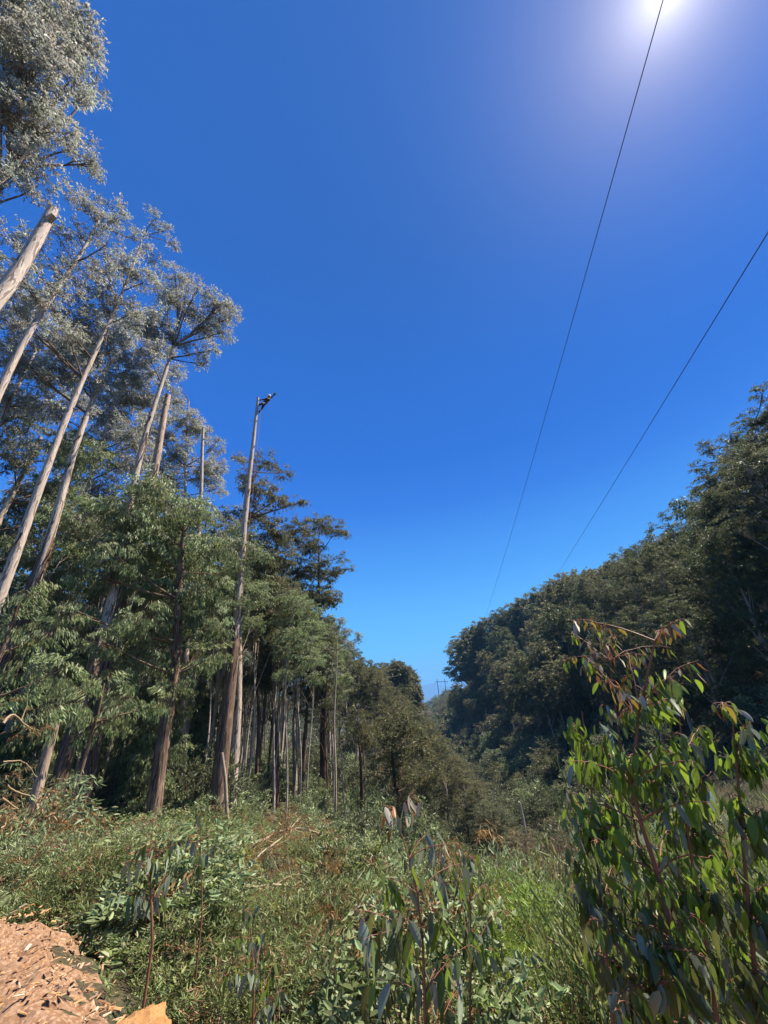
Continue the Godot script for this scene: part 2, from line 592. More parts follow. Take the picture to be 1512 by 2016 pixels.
func sky_image(sun: Vector3) -> Image:
	var w := 512
	var h := 256
	var im := Image.create(w, h, false, Image.FORMAT_RGBF)
	for y in h:
		var up := PI * 0.5 - PI * (y + 0.5) / h
		var s := sin(up)
		for x in w:
			var az := TAU * (x + 0.5) / w
			var dir := Vector3(sin(az) * cos(up), s, -cos(az) * cos(up))
			var e := rad_to_deg(maxf(up, 0.0))
			var c := Color(table(SKY_RED, e), table(SKY_GREEN, e), table(SKY_BLUE, e))
			var far := rad_to_deg(acos(clampf(dir.dot(sun), -1.0, 1.0)))
			c = Color(c.r + 0.62 * exp(-far / 6.5) + 1.2 * exp(-far / 1.8), c.g + 0.48 * exp(-far / 7.0) + 1.2 * exp(-far / 1.8), c.b + 0.34 * exp(-far / 9.0) + 1.2 * exp(-far / 1.8)) * (1.0 / EXPOSURE)
			if s < 0.0:
				c = Color(0.10, 0.12, 0.11)
			im.set_pixel(x, y, c)
	return im

# ------------------------------------------------------------------ saplings with leaves one can pick apart
func leaf_blade(long: float, wide: float, curl: float, sway: float) -> ArrayMesh:
	var b := Build.new()
	var rows := 8
	for i in rows:
		var t := float(i) / (rows - 1)
		var half := wide * 0.5 * pow(sin(PI * pow(t, 0.72)), 0.8) if i > 0 and i < rows - 1 else 0.001
		var c := Vector3(sin(t * 2.2) * sway * long, -long * t, -curl * long * t * t)
		b.vert(c + Vector3(-half, 0, half * 0.28), Vector3(-0.3, 0, 1).normalized(), Color.WHITE, Vector2(0.5 - half / wide, t))
		b.vert(c, Vector3(0, curl * t, 1).normalized(), Color.WHITE, Vector2(0.5, t))
		b.vert(c + Vector3(half, 0, half * 0.28), Vector3(0.3, 0, 1).normalized(), Color.WHITE, Vector2(0.5 + half / wide, t))
	for i in rows - 1:
		for k in 2:
			var a := i * 3 + k
			b.idx.append_array(PackedInt32Array([a, a + 1, a + 3, a + 1, a + 4, a + 3]))
	return b.mesh()

var blades := []
func sapling(label: String, d: float, stem_px: Array, r0: float, branches: Array, per: int, size: float, mix: Array, extra := 0) -> void:
	var nodes := PackedVector3Array()
	for q in stem_px:
		nodes.push_back(P(q[0], q[1], d + (q[2] if q.size() > 2 else 0.0)))
	var foot := nodes[0]
	foot.y = ground(foot.x, foot.z) - 0.05
	if nodes[0].y > foot.y + 0.05:
		nodes.insert(0, foot)
	var base := nodes[0]
	var root := thing("eucalyptus_sapling", label, "sapling", base)
	var line := PackedVector3Array()
	for i in nodes.size():
		line.push_back(nodes[i] - base)
	var sb := Build.new()
	sb.tube(line, taper(r0, r0 * 0.25, line.size()), 8, Color(1, 1, 1))
	part("stem", sb.mesh(), M.stem_red, root)
	var mass := Build.new()
	for e in branches:
		var tip := P(e[0], e[1], d + (e[2] if e.size() > 2 else rnd(-0.35, 0.35))) - base
		var best := 0
		var low := 1e9
		for i in line.size():
			var away := line[i].distance_to(tip) + maxf(0.0, line[i].y - tip.y + 0.05) * 1.5
			if away < low:
				low = away
				best = i
		var dist := line[best].distance_to(tip)
		var bl := bent(line[best], tip, -dist * 0.16, 7, dist * 0.08)
		var bb := Build.new()
		bb.tube(bl, taper(maxf(0.003, r0 * 0.28), 0.0012, 8), 5, Color(1, 1, 1))
		var mm: Array = e[3] if e.size() > 3 else mix
		var spots := []
		var tender: bool = mm[0] == "blade_orange"
		var small := size * (0.62 if tender else 1.0)
		for i in (per * 3 / 2 if tender else per):
			var t := lerpf(0.25, 1.0, (i + rng.randf() * 0.6) / (per * 3 / 2 if tender else per))
			t = minf(t, 1.0)
			var q := clampi(int(t * 7.0), 0, 6)
			var p := bl[q].lerp(bl[q + 1], t * 7.0 - q) if t < 1.0 else bl[7]
			var a := rnd(0, TAU)
			var out := p + Vector3(cos(a) * 0.022, rnd(-0.02, 0.006), sin(a) * 0.022) * size * 7.0 * rnd(0.5, 3.2)
			bb.tube(PackedVector3Array([p, (p + out) * 0.5 + Vector3(0, 0.004, 0), out]), PackedFloat32Array([0.0014, 0.0012, 0.001]), 4, Color(1.1, 0.9, 0.8))
			spots.append([out, a])
		part("branch", bb.mesh(), M.stem_red, root)
		for i in (0 if tender else extra):
			var t2 := rng.randf()
			var q2 := clampi(int(t2 * 7.0), 0, 6)
			var pick: StandardMaterial3D = M[mm[rng.randi() % mm.size()]]
			var col := pick.albedo_color.srgb_to_linear()
			var a2: Array = (blades[rng.randi() % blades.size()] as ArrayMesh).surface_get_arrays(0)
			var hang2 := Basis(Vector3.UP, rnd(0, TAU)) * Basis(Vector3.RIGHT, rnd(-0.7, 0.5)) * Basis(Vector3(0, 0, 1), rnd(-0.5, 0.5))
			var xf := Transform3D(hang2.scaled_local(Vector3.ONE * small * rnd(0.5, 0.95)), bl[q2].lerp(bl[q2 + 1], t2 * 7.0 - q2) + ball() * Vector3(0.09, 0.05, 0.09))
			var first := mass.v.size()
			mass.v.append_array(xf * (a2[Mesh.ARRAY_VERTEX] as PackedVector3Array))
			for nn in a2[Mesh.ARRAY_NORMAL]:
				mass.n.push_back((hang2 * nn).normalized())
				mass.c.push_back(col)
			mass.uv.append_array(a2[Mesh.ARRAY_TEX_UV])
			for k in a2[Mesh.ARRAY_INDEX]:
				mass.idx.push_back(first + k)
		for s in spots:
			var leaf := part("leaf", blades[rng.randi() % blades.size()], M[mm[rng.randi() % mm.size()]], root)
			var hang := Basis(Vector3.UP, PI / 2 - s[1] + rnd(-1.2, 1.2)) * Basis(Vector3.RIGHT, rnd(-0.55, 0.25)) * Basis(Vector3(0, 0, 1), rnd(-0.4, 0.4))
			leaf.transform = Transform3D(hang.scaled_local(Vector3.ONE * small * rnd(0.65, 1.2)), s[0])
	if mass.v.size():
		part("small_leaves", mass.mesh(), M.blade_mixed, root, "stuff")

# ------------------------------------------------------------------ a body as one skin: smooth union of tapered capsules, meshed as surface nets
func skin(bones: Array, cell: float, blend: float, colours: Array) -> ArrayMesh:
	var lo := Vector3.ONE * 1e9
	var hi := -lo
	for b in bones:
		for e in 2:
			var r: float = b[2 + e] + 0.06
			lo = lo.min(b[e] - Vector3.ONE * r)
			hi = hi.max(b[e] + Vector3.ONE * r)
	var nx := int((hi.x - lo.x) / cell) + 2
	var ny := int((hi.y - lo.y) / cell) + 2
	var nz := int((hi.z - lo.z) / cell) + 2
	var field := PackedFloat32Array()
	field.resize(nx * ny * nz)
	field.fill(1.0)
	for b in bones:
		var pa: Vector3 = b[0]
		var pb: Vector3 = b[1]
		var reach: float = maxf(b[2], b[3]) + 0.07
		var l0 := ((pa.min(pb) - Vector3.ONE * reach - lo) / cell).floor()
		var l1 := ((pa.max(pb) + Vector3.ONE * reach - lo) / cell).ceil()
		var ab := pb - pa
		var ll := maxf(ab.length_squared(), 1e-9)
		for z in range(maxi(0, int(l0.z)), mini(nz, int(l1.z) + 1)):
			for y in range(maxi(0, int(l0.y)), mini(ny, int(l1.y) + 1)):
				for x in range(maxi(0, int(l0.x)), mini(nx, int(l1.x) + 1)):
					var p := lo + Vector3(x, y, z) * cell
					var t := clampf((p - pa).dot(ab) / ll, 0.0, 1.0)
					var dist := p.distance_to(pa + ab * t) - lerpf(b[2], b[3], t)
					var i := (z * ny + y) * nx + x
					var k: float = maxf(blend - absf(field[i] - dist), 0.0) / blend
					field[i] = minf(field[i], dist) - k * k * blend * 0.25
	var out := Build.new()
	var at := {}
	for z in nz - 1:
		for y in ny - 1:
			for x in nx - 1:
				var i := (z * ny + y) * nx + x
				var mask := 0
				var vals := []
				for k in 8:
					var f := field[i + (k & 1) + ((k >> 1) & 1) * nx + (k >> 2) * nx * ny]
					vals.append(f)
					if f < 0.0:
						mask += 1
				if mask == 0 or mask == 8:
					continue
				var sum := Vector3.ZERO
				var hits := 0
				for k in 8:
					for ax in 3:
						var k2: int = k | (1 << ax)
						if k2 == k or (vals[k] < 0.0) == (vals[k2] < 0.0):
							continue
						var t: float = vals[k] / (vals[k] - vals[k2])
						var q := Vector3(k & 1, (k >> 1) & 1, k >> 2)
						q[ax] = t
						sum += q
						hits += 1
				var p := lo + (Vector3(x, y, z) + sum / hits) * cell
				var g := Vector3(vals[1] + vals[3] + vals[5] + vals[7] - vals[0] - vals[2] - vals[4] - vals[6], vals[2] + vals[3] + vals[6] + vals[7] - vals[0] - vals[1] - vals[4] - vals[5], vals[4] + vals[5] + vals[6] + vals[7] - vals[0] - vals[1] - vals[2] - vals[3]).normalized()
				var near := 1e9
				var col := Color.WHITE
				for b in bones:
					var ab2: Vector3 = b[1] - b[0]
					var tt := clampf((p - b[0]).dot(ab2) / maxf(ab2.length_squared(), 1e-9), 0.0, 1.0)
					var dd: float = p.distance_to(b[0] + ab2 * tt) - lerpf(b[2], b[3], tt)
					if dd < near:
						near = dd
						col = colours[b[4]]
				at[i] = out.v.size()
				out.vert(p, g, col, Vector2(p.x, p.y))
	var step := [1, nx, nx * ny]
	for z in range(1, nz - 1):
		for y in range(1, ny - 1):
			for x in range(1, nx - 1):
				var i := (z * ny + y) * nx + x
				for ax in 3:
					var inside := field[i] < 0.0
					if inside == (field[i + step[ax]] < 0.0):
						continue
					var u: int = step[(ax + 1) % 3]
					var w: int = step[(ax + 2) % 3]
					var quad := [i, i - u, i - u - w, i - w]
					if not (at.has(quad[0]) and at.has(quad[1]) and at.has(quad[2]) and at.has(quad[3])):
						continue
					var a: int = at[quad[0]]
					var b2: int = at[quad[1]]
					var c: int = at[quad[2]]
					var d2: int = at[quad[3]]
					out.idx.append_array(PackedInt32Array([a, c, b2, a, d2, c]) if inside else PackedInt32Array([a, b2, c, a, c, d2]))
	return out.mesh()

func lump(r: Vector3, rough: float, sd: float, rings := 10, sides := 14) -> ArrayMesh:   # a rounded, uneven stone
	var st := SurfaceTool.new()
	st.begin(Mesh.PRIMITIVE_TRIANGLES)
	st.set_smooth_group(0)
	for i in rings + 1:
		var th := PI * i / rings
		for k in sides:
			var ph := TAU * k / sides
			var u := Vector3(sin(th) * cos(ph), cos(th), sin(th) * sin(ph))
			var q := 1.0 + rough * lumps.get_noise_3dv(u * 15.0 + Vector3.ONE * sd)
			var boxy := u / maxf(absf(u.x), maxf(absf(u.y), absf(u.z)))
			st.add_vertex(u.lerp(boxy, 0.3) * r * q)
	for i in rings:
		for k in sides:
			var a := i * sides + k
			var b := i * sides + (k + 1) % sides
			for q in [a, b, a + sides, b, b + sides, a + sides]:
				st.add_index(q)
	st.generate_normals()
	return st.commit()

func cable(called: String, label: String, a: Vector3, b: Vector3, sag: float, r: float, back: float, group := "") -> void:
	var mid := a
	var o := Build.new()
	var pts := PackedVector3Array()
	for i in 121:
		var t := lerpf(-back, 1.0, pow(i / 120.0, 1.6))
		pts.push_back(a.lerp(b, t) - Vector3(0, 4.0 * sag * t * (1.0 - t), 0) - mid)
	o.tube(pts, taper(r, r, 121), 6, Color.WHITE)
	var root := part(called, o.mesh(), M.wire, self)
	root.position = mid
	tag(root, label, "power line", group)

func stick(called: String, label: String, category: String, pts: Array, r0: float, r1: float, m: String, twigs := 0, group := "", leafy := "") -> Node3D:
	var base: Vector3 = pts[0]
	var root := thing(called, label, category, base, group)
	var line := PackedVector3Array()
	for i in pts.size() - 1:
		var before: Vector3 = pts[maxi(i - 1, 0)]
		var after: Vector3 = pts[mini(i + 2, pts.size() - 1)]
		for q in 6 + (1 if i == pts.size() - 2 else 0):
			var p: Vector3 = (pts[i] as Vector3).cubic_interpolate(pts[i + 1], before, after, q / 6.0)
			line.push_back(p + ball() * pts[i].distance_to(pts[i + 1]) * 0.022 - base)
	var b := Build.new()
	b.tube(line, taper(r0, r1, line.size()), 8, Color(1, 1, 1), 0.1, true, lumps)
	part("stem", b.mesh(), M[m], root)
	var cr := Crown.new()
	for i in twigs:
		var q := rng.randi_range(line.size() / 3, line.size() - 1)
		var dirv := (ball() + Vector3(0, 0.1, 0)).normalized()
		var tb := Build.new()
		var l := rnd(0.25, 0.8)
		tb.tube(bent(line[q], line[q] + dirv * l, 0.08, 5, 0.12), taper(maxf(r1, 0.006), 0.002, 6), 4, Color(1, 0.95, 0.85))
		part("twig", tb.mesh(), M[m], root)
		if leafy:
			for k in 2:
				add_spray(cr, "dead", leafy, Transform3D(Basis(Vector3.UP, rnd(0, TAU)).scaled_local(Vector3.ONE * rnd(0.5, 0.9)), line[q] + dirv * l * rnd(0.4, 0.9)))
	if cr.v.size():
		part("dead_leaves", crown_mesh(cr), M.leaf, root, "stuff")
	return root

# ------------------------------------------------------------------ the place
func _ready() -> void:
	rng.seed = 20240611
	lumps.seed = 4
	lumps.frequency = 0.08
	lumps.fractal_octaves = 3
	# camera: tilted up 28 degrees and rolled 5
	var tilt := deg_to_rad(28.0)
	var roll := deg_to_rad(5.0)
	var up := Vector3(0, cos(tilt), sin(tilt))
	var fwd := Vector3(0, sin(tilt), -cos(tilt))
	var right := Vector3.RIGHT * cos(roll) - up * sin(roll)
	cam_basis = Basis(right, Vector3.RIGHT * sin(roll) + up * cos(roll), -fwd)
	var cam := Camera3D.new()
	cam.name = "camera"
	add_child(cam)
	cam.fov = rad_to_deg(2.0 * atan(1008.0 / FOCAL))
	cam.transform = Transform3D(cam_basis, EYE)
	cam.near = 0.05
	cam.far = 30000.0
	# sky, sun, exposure, air
	var to_sun := Vector3(sin(deg_to_rad(72.0)) * cos(deg_to_rad(61.0)), sin(deg_to_rad(61.0)), -cos(deg_to_rad(72.0)) * cos(deg_to_rad(61.0)))
	var env := Environment.new()
	env.background_mode = Environment.BG_SKY
	var pan := PanoramaSkyMaterial.new()
	pan.panorama = ImageTexture.create_from_image(sky_image(to_sun))
	env.sky = Sky.new()
	env.sky.sky_material = pan
	env.tonemap_mode = Environment.TONE_MAPPER_LINEAR
	env.tonemap_exposure = EXPOSURE
	env.sdfgi_enabled = true
	env.ssao_enabled = true
	env.ssil_enabled = true
	env.fog_enabled = true
	env.fog_density = 0.00020
	env.fog_light_color = Color(0.50, 0.75, 1.0)
	var we := WorldEnvironment.new()
	we.name = "world"
	we.environment = env
	add_child(we)
	var sun := DirectionalLight3D.new()
	sun.name = "sun"
	add_child(sun)
	sun.look_at_from_position(to_sun * 50.0, Vector3.ZERO)
	sun.light_energy = 1.6
	sun.light_color = Color(1.0, 0.96, 0.89)
	sun.light_angular_distance = 0.5
	sun.shadow_enabled = true
	make_materials()
	make_sprays()
	make_land()
	make_marks()
	make_key_trees()
	make_climber()
	make_forest()
	make_power_line()
	make_shrubs()
	make_saplings()
	make_litter()
	settle_labels()

func make_materials() -> void:
	mat("bark_pale", 0.8, {"vertex": true, "map": bark_image(256, 512, Color(0.62, 0.54, 0.475), Color(0.42, 0.34, 0.285), Color(0.115, 0.075, 0.055), 1.1, 0.7, 3), "relief": 0.8, "spec": 0.3})
	mat("bark_brown", 0.9, {"vertex": true, "map": bark_image(256, 512, Color(0.27, 0.19, 0.14), Color(0.165, 0.11, 0.082), Color(0.045, 0.03, 0.023), 0.5, 0.2, 31), "relief": 2.0, "spec": 0.2})
	mat("bark_twig", 0.85, {"vertex": true, "color": lin(0.22, 0.165, 0.125), "spec": 0.3})
	mat("stem_red", 0.55, {"vertex": true, "color": lin(0.20, 0.085, 0.05), "spec": 0.4})
	mat("pole_pale", 0.85, {"vertex": true, "color": lin(0.50, 0.46, 0.42), "spec": 0.3})
	mat("stick_pale", 0.8, {"vertex": true, "color": lin(0.36, 0.285, 0.19), "spec": 0.2})
	mat("log_grey", 0.9, {"vertex": true, "color": lin(0.26, 0.23, 0.20), "spec": 0.2})
	mat("cut_stick", 0.75, {"vertex": true, "color": lin(0.27, 0.20, 0.125), "spec": 0.3})
	mat("leaf", 0.5, {"vertex": true, "back": 0.97, "spec": 0.45})
	mat("leaf_fine", 0.5, {"vertex": true, "back": 0.9, "spec": 0.5})
	var vein := Image.create(128, 256, false, Image.FORMAT_RGB8)
	var spots := FastNoiseLite.new()
	spots.seed = 77
	spots.frequency = 0.05
	for y in 256:
		for x in 128:
			var u := absf(x / 127.0 - 0.5) * 2.0
			var v := y / 255.0
			var c := Color(1, 1, 1) * (0.80 + 0.2 * spots.get_noise_2d(x * 0.7, y * 0.7))
			c = c.lerp(Color(1.0, 0.95, 0.62), smoothstep(0.07, 0.02, u) * 0.6)
			c = c.lerp(Color(0.95, 0.97, 0.72), smoothstep(0.12, 0.0, absf(fposmod(v * 11.0 - u * 2.2, 1.0) - 0.5)) * 0.22)
			if spots.get_noise_2d(x * 1.9 + 300.0, y * 1.9) > 0.43:
				c = c.lerp(Color(0.55, 0.30, 0.16), 0.75)
			c = c.lerp(Color(0.75, 0.45, 0.3), smoothstep(0.93, 1.0, u) * 0.4)
			vein.set_pixel(x, y, c.linear_to_srgb())
	for q in [["blade_green", Color(0.235, 0.355, 0.04), 1.0], ["blade_dark", Color(0.14, 0.205, 0.05), 0.95], ["blade_grey", Color(0.23, 0.28, 0.20), 0.6], ["blade_orange", Color(0.36, 0.15, 0.05), 0.8], ["blade_yellow", Color(0.34, 0.27, 0.05), 0.85], ["blade_pale", Color(0.45, 0.42, 0.33), 0.5], ["blade_olive", Color(0.14, 0.155, 0.05), 0.9]]:
		mat(q[0], 0.45, {"vertex": true, "map": vein, "color": lin(q[1].r, q[1].g, q[1].b), "back": q[2], "spec": 0.5})
	mat("blade_mixed", 0.45, {"vertex": true, "map": vein, "back": 0.97, "spec": 0.5})
	mat("soil", 0.95, {"map": speckle(512, [Color(0.045, 0.036, 0.025), Color(0.055, 0.055, 0.028), Color(0.11, 0.08, 0.05)], 0.02, 8), "tri": 0.35, "relief": 3.0, "spec": 0.2})
	mat("clay", 0.95, {"map": speckle(512, [Color(0.17, 0.088, 0.048), Color(0.22, 0.13, 0.078), Color(0.30, 0.21, 0.145)], 0.02, 18), "tri": 0.7, "relief": 2.0, "spec": 0.2})
	mat("sand", 0.95, {"map": speckle(256, [Color(0.20, 0.165, 0.09), Color(0.25, 0.21, 0.12), Color(0.32, 0.27, 0.18)], 0.03, 28), "tri": 0.9, "relief": 1.5, "spec": 0.2})
	mat("far_land", 1.0, {"color": lin(0.09, 0.09, 0.06), "spec": 0.1})
	mat("chip", 0.85, {"vertex": true, "spec": 0.2})
	mat("wire", 0.5, {"color": lin(0.025, 0.025, 0.03), "spec": 0.4})
	mat("pole", 0.9, {"color": lin(0.07, 0.055, 0.045), "spec": 0.2})
	mat("insulator", 0.25, {"color": lin(0.12, 0.12, 0.13), "spec": 0.5})
	mat("body", 0.8, {"vertex": true, "spec": 0.3})
	mat("helmet", 0.3, {"color": lin(0.85, 0.85, 0.83)})
	mat("harness", 0.7, {"color": lin(0.55, 0.10, 0.02)})
	mat("tool_body", 0.45, {"color": lin(0.05, 0.05, 0.055)})
	mat("tool_bar", 0.25, {"color": lin(0.6, 0.6, 0.6), "spec": 0.7})
	mat("rope", 0.9, {"color": lin(0.36, 0.19, 0.13), "spec": 0.2})
	mat("stone", 0.95, {"map": speckle(256, [Color(0.27, 0.135, 0.05), Color(0.36, 0.20, 0.085), Color(0.17, 0.07, 0.03)], 0.02, 44), "tri": 1.6, "relief": 2.5, "spec": 0.2})
	mat("grey_stone", 0.95, {"map": speckle(256, [Color(0.21, 0.165, 0.13), Color(0.27, 0.215, 0.165), Color(0.14, 0.11, 0.09)], 0.02, 54), "tri": 1.6, "relief": 2.0, "spec": 0.2})

func make_sprays() -> void:
	spray("adult", 50, 0.75, 0.14, 0.24, 0.26, 1.0, 0.65)
	spray("top", 56, 0.75, 0.11, 0.19, 0.34, 0.45, 1.0)
	spray("hanging", 46, 0.8, 0.16, 0.27, 0.26, 1.6, 0.5)
	spray("far", 26, 1.0, 0.30, 0.50, 0.36, 0.6, 1.0)
	spray("shrub", 46, 0.42, 0.055, 0.095, 0.20, 0.0, 0.8, 0.75, true)
	spray("reed", 40, 0.5, 0.07, 0.13, 0.15, 0.0, 0.55, 1.0, true)
	spray("twiggy", 40, 0.45, 0.02, 0.045, 0.30, 0.0, 0.9, 0.7)
	spray("scrub", 30, 0.9, 0.16, 0.30, 0.34, 0.1, 1.0, 0.4)
	spray("broad", 40, 0.4, 0.05, 0.085, 0.42, 0.0, 0.9, 0.65, true)
	spray("dead", 26, 0.45, 0.07, 0.13, 0.22, 0.7, 0.9)

func make_land() -> void:
	# one sheet from under the camera to the horizon, closer rings nearer by
	var b := Build.new()
	var rings := 150
	var spokes := 240
	for i in rings + 1:
		var t := float(i) / rings
		var r := 0.0 if i == 0 else 0.4 * pow(30000.0, pow(t, 1.0))
		for k in spokes + 1:
			var a := TAU * k / spokes
			var x := sin(a) * r
			var z := -cos(a) * r
			var rough := lumps.get_noise_2d(x * 9.0, z * 9.0) * minf(0.35, r * 0.03) + lumps.get_noise_2d(x * 0.6, z * 0.6) * clampf((r - 60.0) * 0.02, 0.0, 6.0)
			b.vert(Vector3(x, ground(x, z) + rough, z), Vector3.UP, Color.WHITE, Vector2(x, z))
	for i in rings:
		for k in spokes:
			var a2 := i * (spokes + 1) + k
			b.idx.append_array(PackedInt32Array([a2, a2 + 1, a2 + spokes + 1, a2 + 1, a2 + spokes + 2, a2 + spokes + 1]))
	b.n.clear()
	tag(part("ground", b.mesh(), M.soil, self), "brown soil of the slope and the valley under the trees", "ground", "", "structure")
	# the bare orange earth on which the photographer stands
	var e := Build.new()
	var n := 110
	for j in n + 1:
		for i in n + 1:
			var x := -7.5 + 9.0 * i / n
			var z := -7.6 + 8.6 * j / n
			var inside := edge(x, z) + 0.5 * lumps.get_noise_2d(x * 25.0, z * 25.0)
			var y := ground(x, z) + lumps.get_noise_2d(x * 9.0, z * 9.0) * minf(0.35, Vector2(x, z).length() * 0.03) + 0.05 * lumps.get_noise_2d(x * 60.0, z * 60.0)
			e.vert(Vector3(x, y + clampf(inside * 0.25, -0.2, 0.09), z), Vector3.UP, Color.WHITE, Vector2(x, z))
	for j in n:
		for i in n:
			var a3 := j * (n + 1) + i
			e.idx.append_array(PackedInt32Array([a3, a3 + 1, a3 + n + 1, a3 + 1, a3 + n + 2, a3 + n + 1]))
	e.n.clear()
	tag(part("earth_bank", e.mesh(), M.clay, self), "bare orange earth bank strewn with wood chips at the lower left", "bank", "", "structure")
	# far blue ranges beyond the gap
	for q in [[9500.0, 3.1, 0.55, 1.0], [6500.0, 1.95, 0.3, 2.0]]:
		var m := Build.new()
		var steps := 90
		for i in steps + 1:
			var az := deg_to_rad(-70.0 + 140.0 * i / steps)
			var el: float = q[1] + q[2] * lumps.get_noise_2d(i * 11.0, q[3] * 70.0) * 2.0 - 0.02 * absf(i - 46.0)
			var dv := Vector3(sin(az), 0, -cos(az))
			var top: float = maxf(30.0, q[0] * tan(deg_to_rad(el)))
			for s in [[-900.0, -175.0], [-300.0, top * 0.45 - 60.0], [0.0, top], [900.0, -175.0]]:
				m.vert(dv * (q[0] + s[0]) + Vector3(0, s[1], 0), Vector3.UP, Color.WHITE, Vector2.ZERO)
		for i in steps:
			for k in 3:
				var a4 := i * 4 + k
				m.idx.append_array(PackedInt32Array([a4, a4 + 1, a4 + 4, a4 + 1, a4 + 5, a4 + 4]))
		m.n.clear()
		tag(part("mountains", m.mesh(), M.far_land, self), "hazy blue mountain range far beyond the gap" if q[3] == 1.0 else "lower hazy blue foothills in front of the far range", "mountains", "", "structure")

func make_key_trees() -> void:
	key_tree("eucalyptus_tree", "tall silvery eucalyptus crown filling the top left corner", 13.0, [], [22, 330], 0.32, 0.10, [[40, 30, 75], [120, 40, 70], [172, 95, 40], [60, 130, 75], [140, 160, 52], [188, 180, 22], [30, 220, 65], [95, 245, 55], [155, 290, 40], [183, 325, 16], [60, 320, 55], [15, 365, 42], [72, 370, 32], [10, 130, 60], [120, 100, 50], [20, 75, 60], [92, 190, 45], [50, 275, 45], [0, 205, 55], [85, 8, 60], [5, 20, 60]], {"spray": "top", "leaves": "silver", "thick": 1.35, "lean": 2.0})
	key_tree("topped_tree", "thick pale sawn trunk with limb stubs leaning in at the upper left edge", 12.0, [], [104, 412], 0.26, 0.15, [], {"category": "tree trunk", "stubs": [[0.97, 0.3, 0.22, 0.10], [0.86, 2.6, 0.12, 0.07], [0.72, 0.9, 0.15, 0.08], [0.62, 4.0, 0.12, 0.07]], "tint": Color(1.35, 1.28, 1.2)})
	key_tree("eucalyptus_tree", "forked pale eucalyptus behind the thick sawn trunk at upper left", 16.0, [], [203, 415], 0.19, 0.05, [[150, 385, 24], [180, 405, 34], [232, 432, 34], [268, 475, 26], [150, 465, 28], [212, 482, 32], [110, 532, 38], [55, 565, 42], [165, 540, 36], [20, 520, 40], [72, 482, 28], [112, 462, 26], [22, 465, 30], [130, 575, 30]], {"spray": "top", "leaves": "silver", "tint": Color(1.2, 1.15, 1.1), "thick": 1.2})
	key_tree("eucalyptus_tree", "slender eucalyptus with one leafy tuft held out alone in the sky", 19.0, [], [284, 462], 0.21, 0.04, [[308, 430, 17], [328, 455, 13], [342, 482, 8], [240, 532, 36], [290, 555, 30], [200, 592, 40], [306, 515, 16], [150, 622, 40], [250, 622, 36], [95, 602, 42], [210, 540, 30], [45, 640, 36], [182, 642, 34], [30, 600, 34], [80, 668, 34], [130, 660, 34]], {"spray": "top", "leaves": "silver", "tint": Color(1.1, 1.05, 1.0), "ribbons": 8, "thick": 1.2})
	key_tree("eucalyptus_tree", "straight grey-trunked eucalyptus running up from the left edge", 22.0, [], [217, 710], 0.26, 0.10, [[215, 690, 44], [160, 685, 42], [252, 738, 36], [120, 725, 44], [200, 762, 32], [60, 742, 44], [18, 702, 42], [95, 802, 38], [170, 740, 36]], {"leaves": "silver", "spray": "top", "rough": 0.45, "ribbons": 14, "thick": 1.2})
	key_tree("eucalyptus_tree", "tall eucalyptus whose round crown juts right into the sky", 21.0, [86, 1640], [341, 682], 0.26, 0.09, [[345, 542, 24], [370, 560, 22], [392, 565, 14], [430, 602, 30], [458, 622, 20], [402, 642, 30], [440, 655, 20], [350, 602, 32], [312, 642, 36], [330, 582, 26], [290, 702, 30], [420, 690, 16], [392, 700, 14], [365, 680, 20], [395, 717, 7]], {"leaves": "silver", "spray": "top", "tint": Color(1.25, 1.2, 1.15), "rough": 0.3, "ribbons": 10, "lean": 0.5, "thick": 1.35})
	key_tree("topped_tree", "tall thick brown-and-pale trunk sawn off flat beside the jutting crown", 24.0, [159, 1600], [331, 778], 0.32, 0.18, [[300, 960, 30], [255, 1150, 36]], {"category": "tree trunk", "bark": "bark_pale", "tint": Color(0.95, 0.85, 0.78), "rough": 0.55, "ribbons": 16, "stubs": [[0.985, 1.0, 0.1, 0.05], [0.6, 5.0, 0.3, 0.05]]})
	key_tree("topped_tree", "thin pale sawn trunk standing bare between tall trunk and climber", 34.0, [360, 1560], [400, 843], 0.27, 0.13, [], {"category": "tree trunk", "tint": Color(1.35, 1.28, 1.2), "stubs": [[0.98, 0.2, 0.12, 0.06], [0.9, 3.0, 0.1, 0.05]]})
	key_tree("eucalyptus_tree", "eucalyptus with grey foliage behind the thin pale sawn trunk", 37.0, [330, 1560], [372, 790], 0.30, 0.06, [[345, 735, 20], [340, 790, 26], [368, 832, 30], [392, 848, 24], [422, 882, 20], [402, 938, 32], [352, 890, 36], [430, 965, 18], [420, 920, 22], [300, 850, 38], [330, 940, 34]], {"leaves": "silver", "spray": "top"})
	key_tree("eucalyptus_tree", "leafy eucalyptus draped in hanging foliage left of the climber's trunk", 21.0, [311, 1580], [372, 985], 0.30, 0.10, [[300, 962, 40], [250, 1012, 46], [330, 1012, 42], [392, 1010, 34], [290, 1072, 50], [360, 1090, 50], [425, 1080, 32], [228, 1102, 48], [310, 1150, 50], [400, 1160, 44], [442, 1130, 20], [178, 1132, 42], [350, 1222, 44], [270, 1222, 46], [420, 1232, 34], [150, 1212, 42], [200, 1272, 44], [300, 1292, 40], [392, 1300, 36], [240, 1332, 40], [432, 1290, 22], [340, 1345, 30]], {"spray": "hanging", "leaves": "hanging", "bark": "bark_brown", "ribbons": 34, "from": 0.1, "to": 0.7})
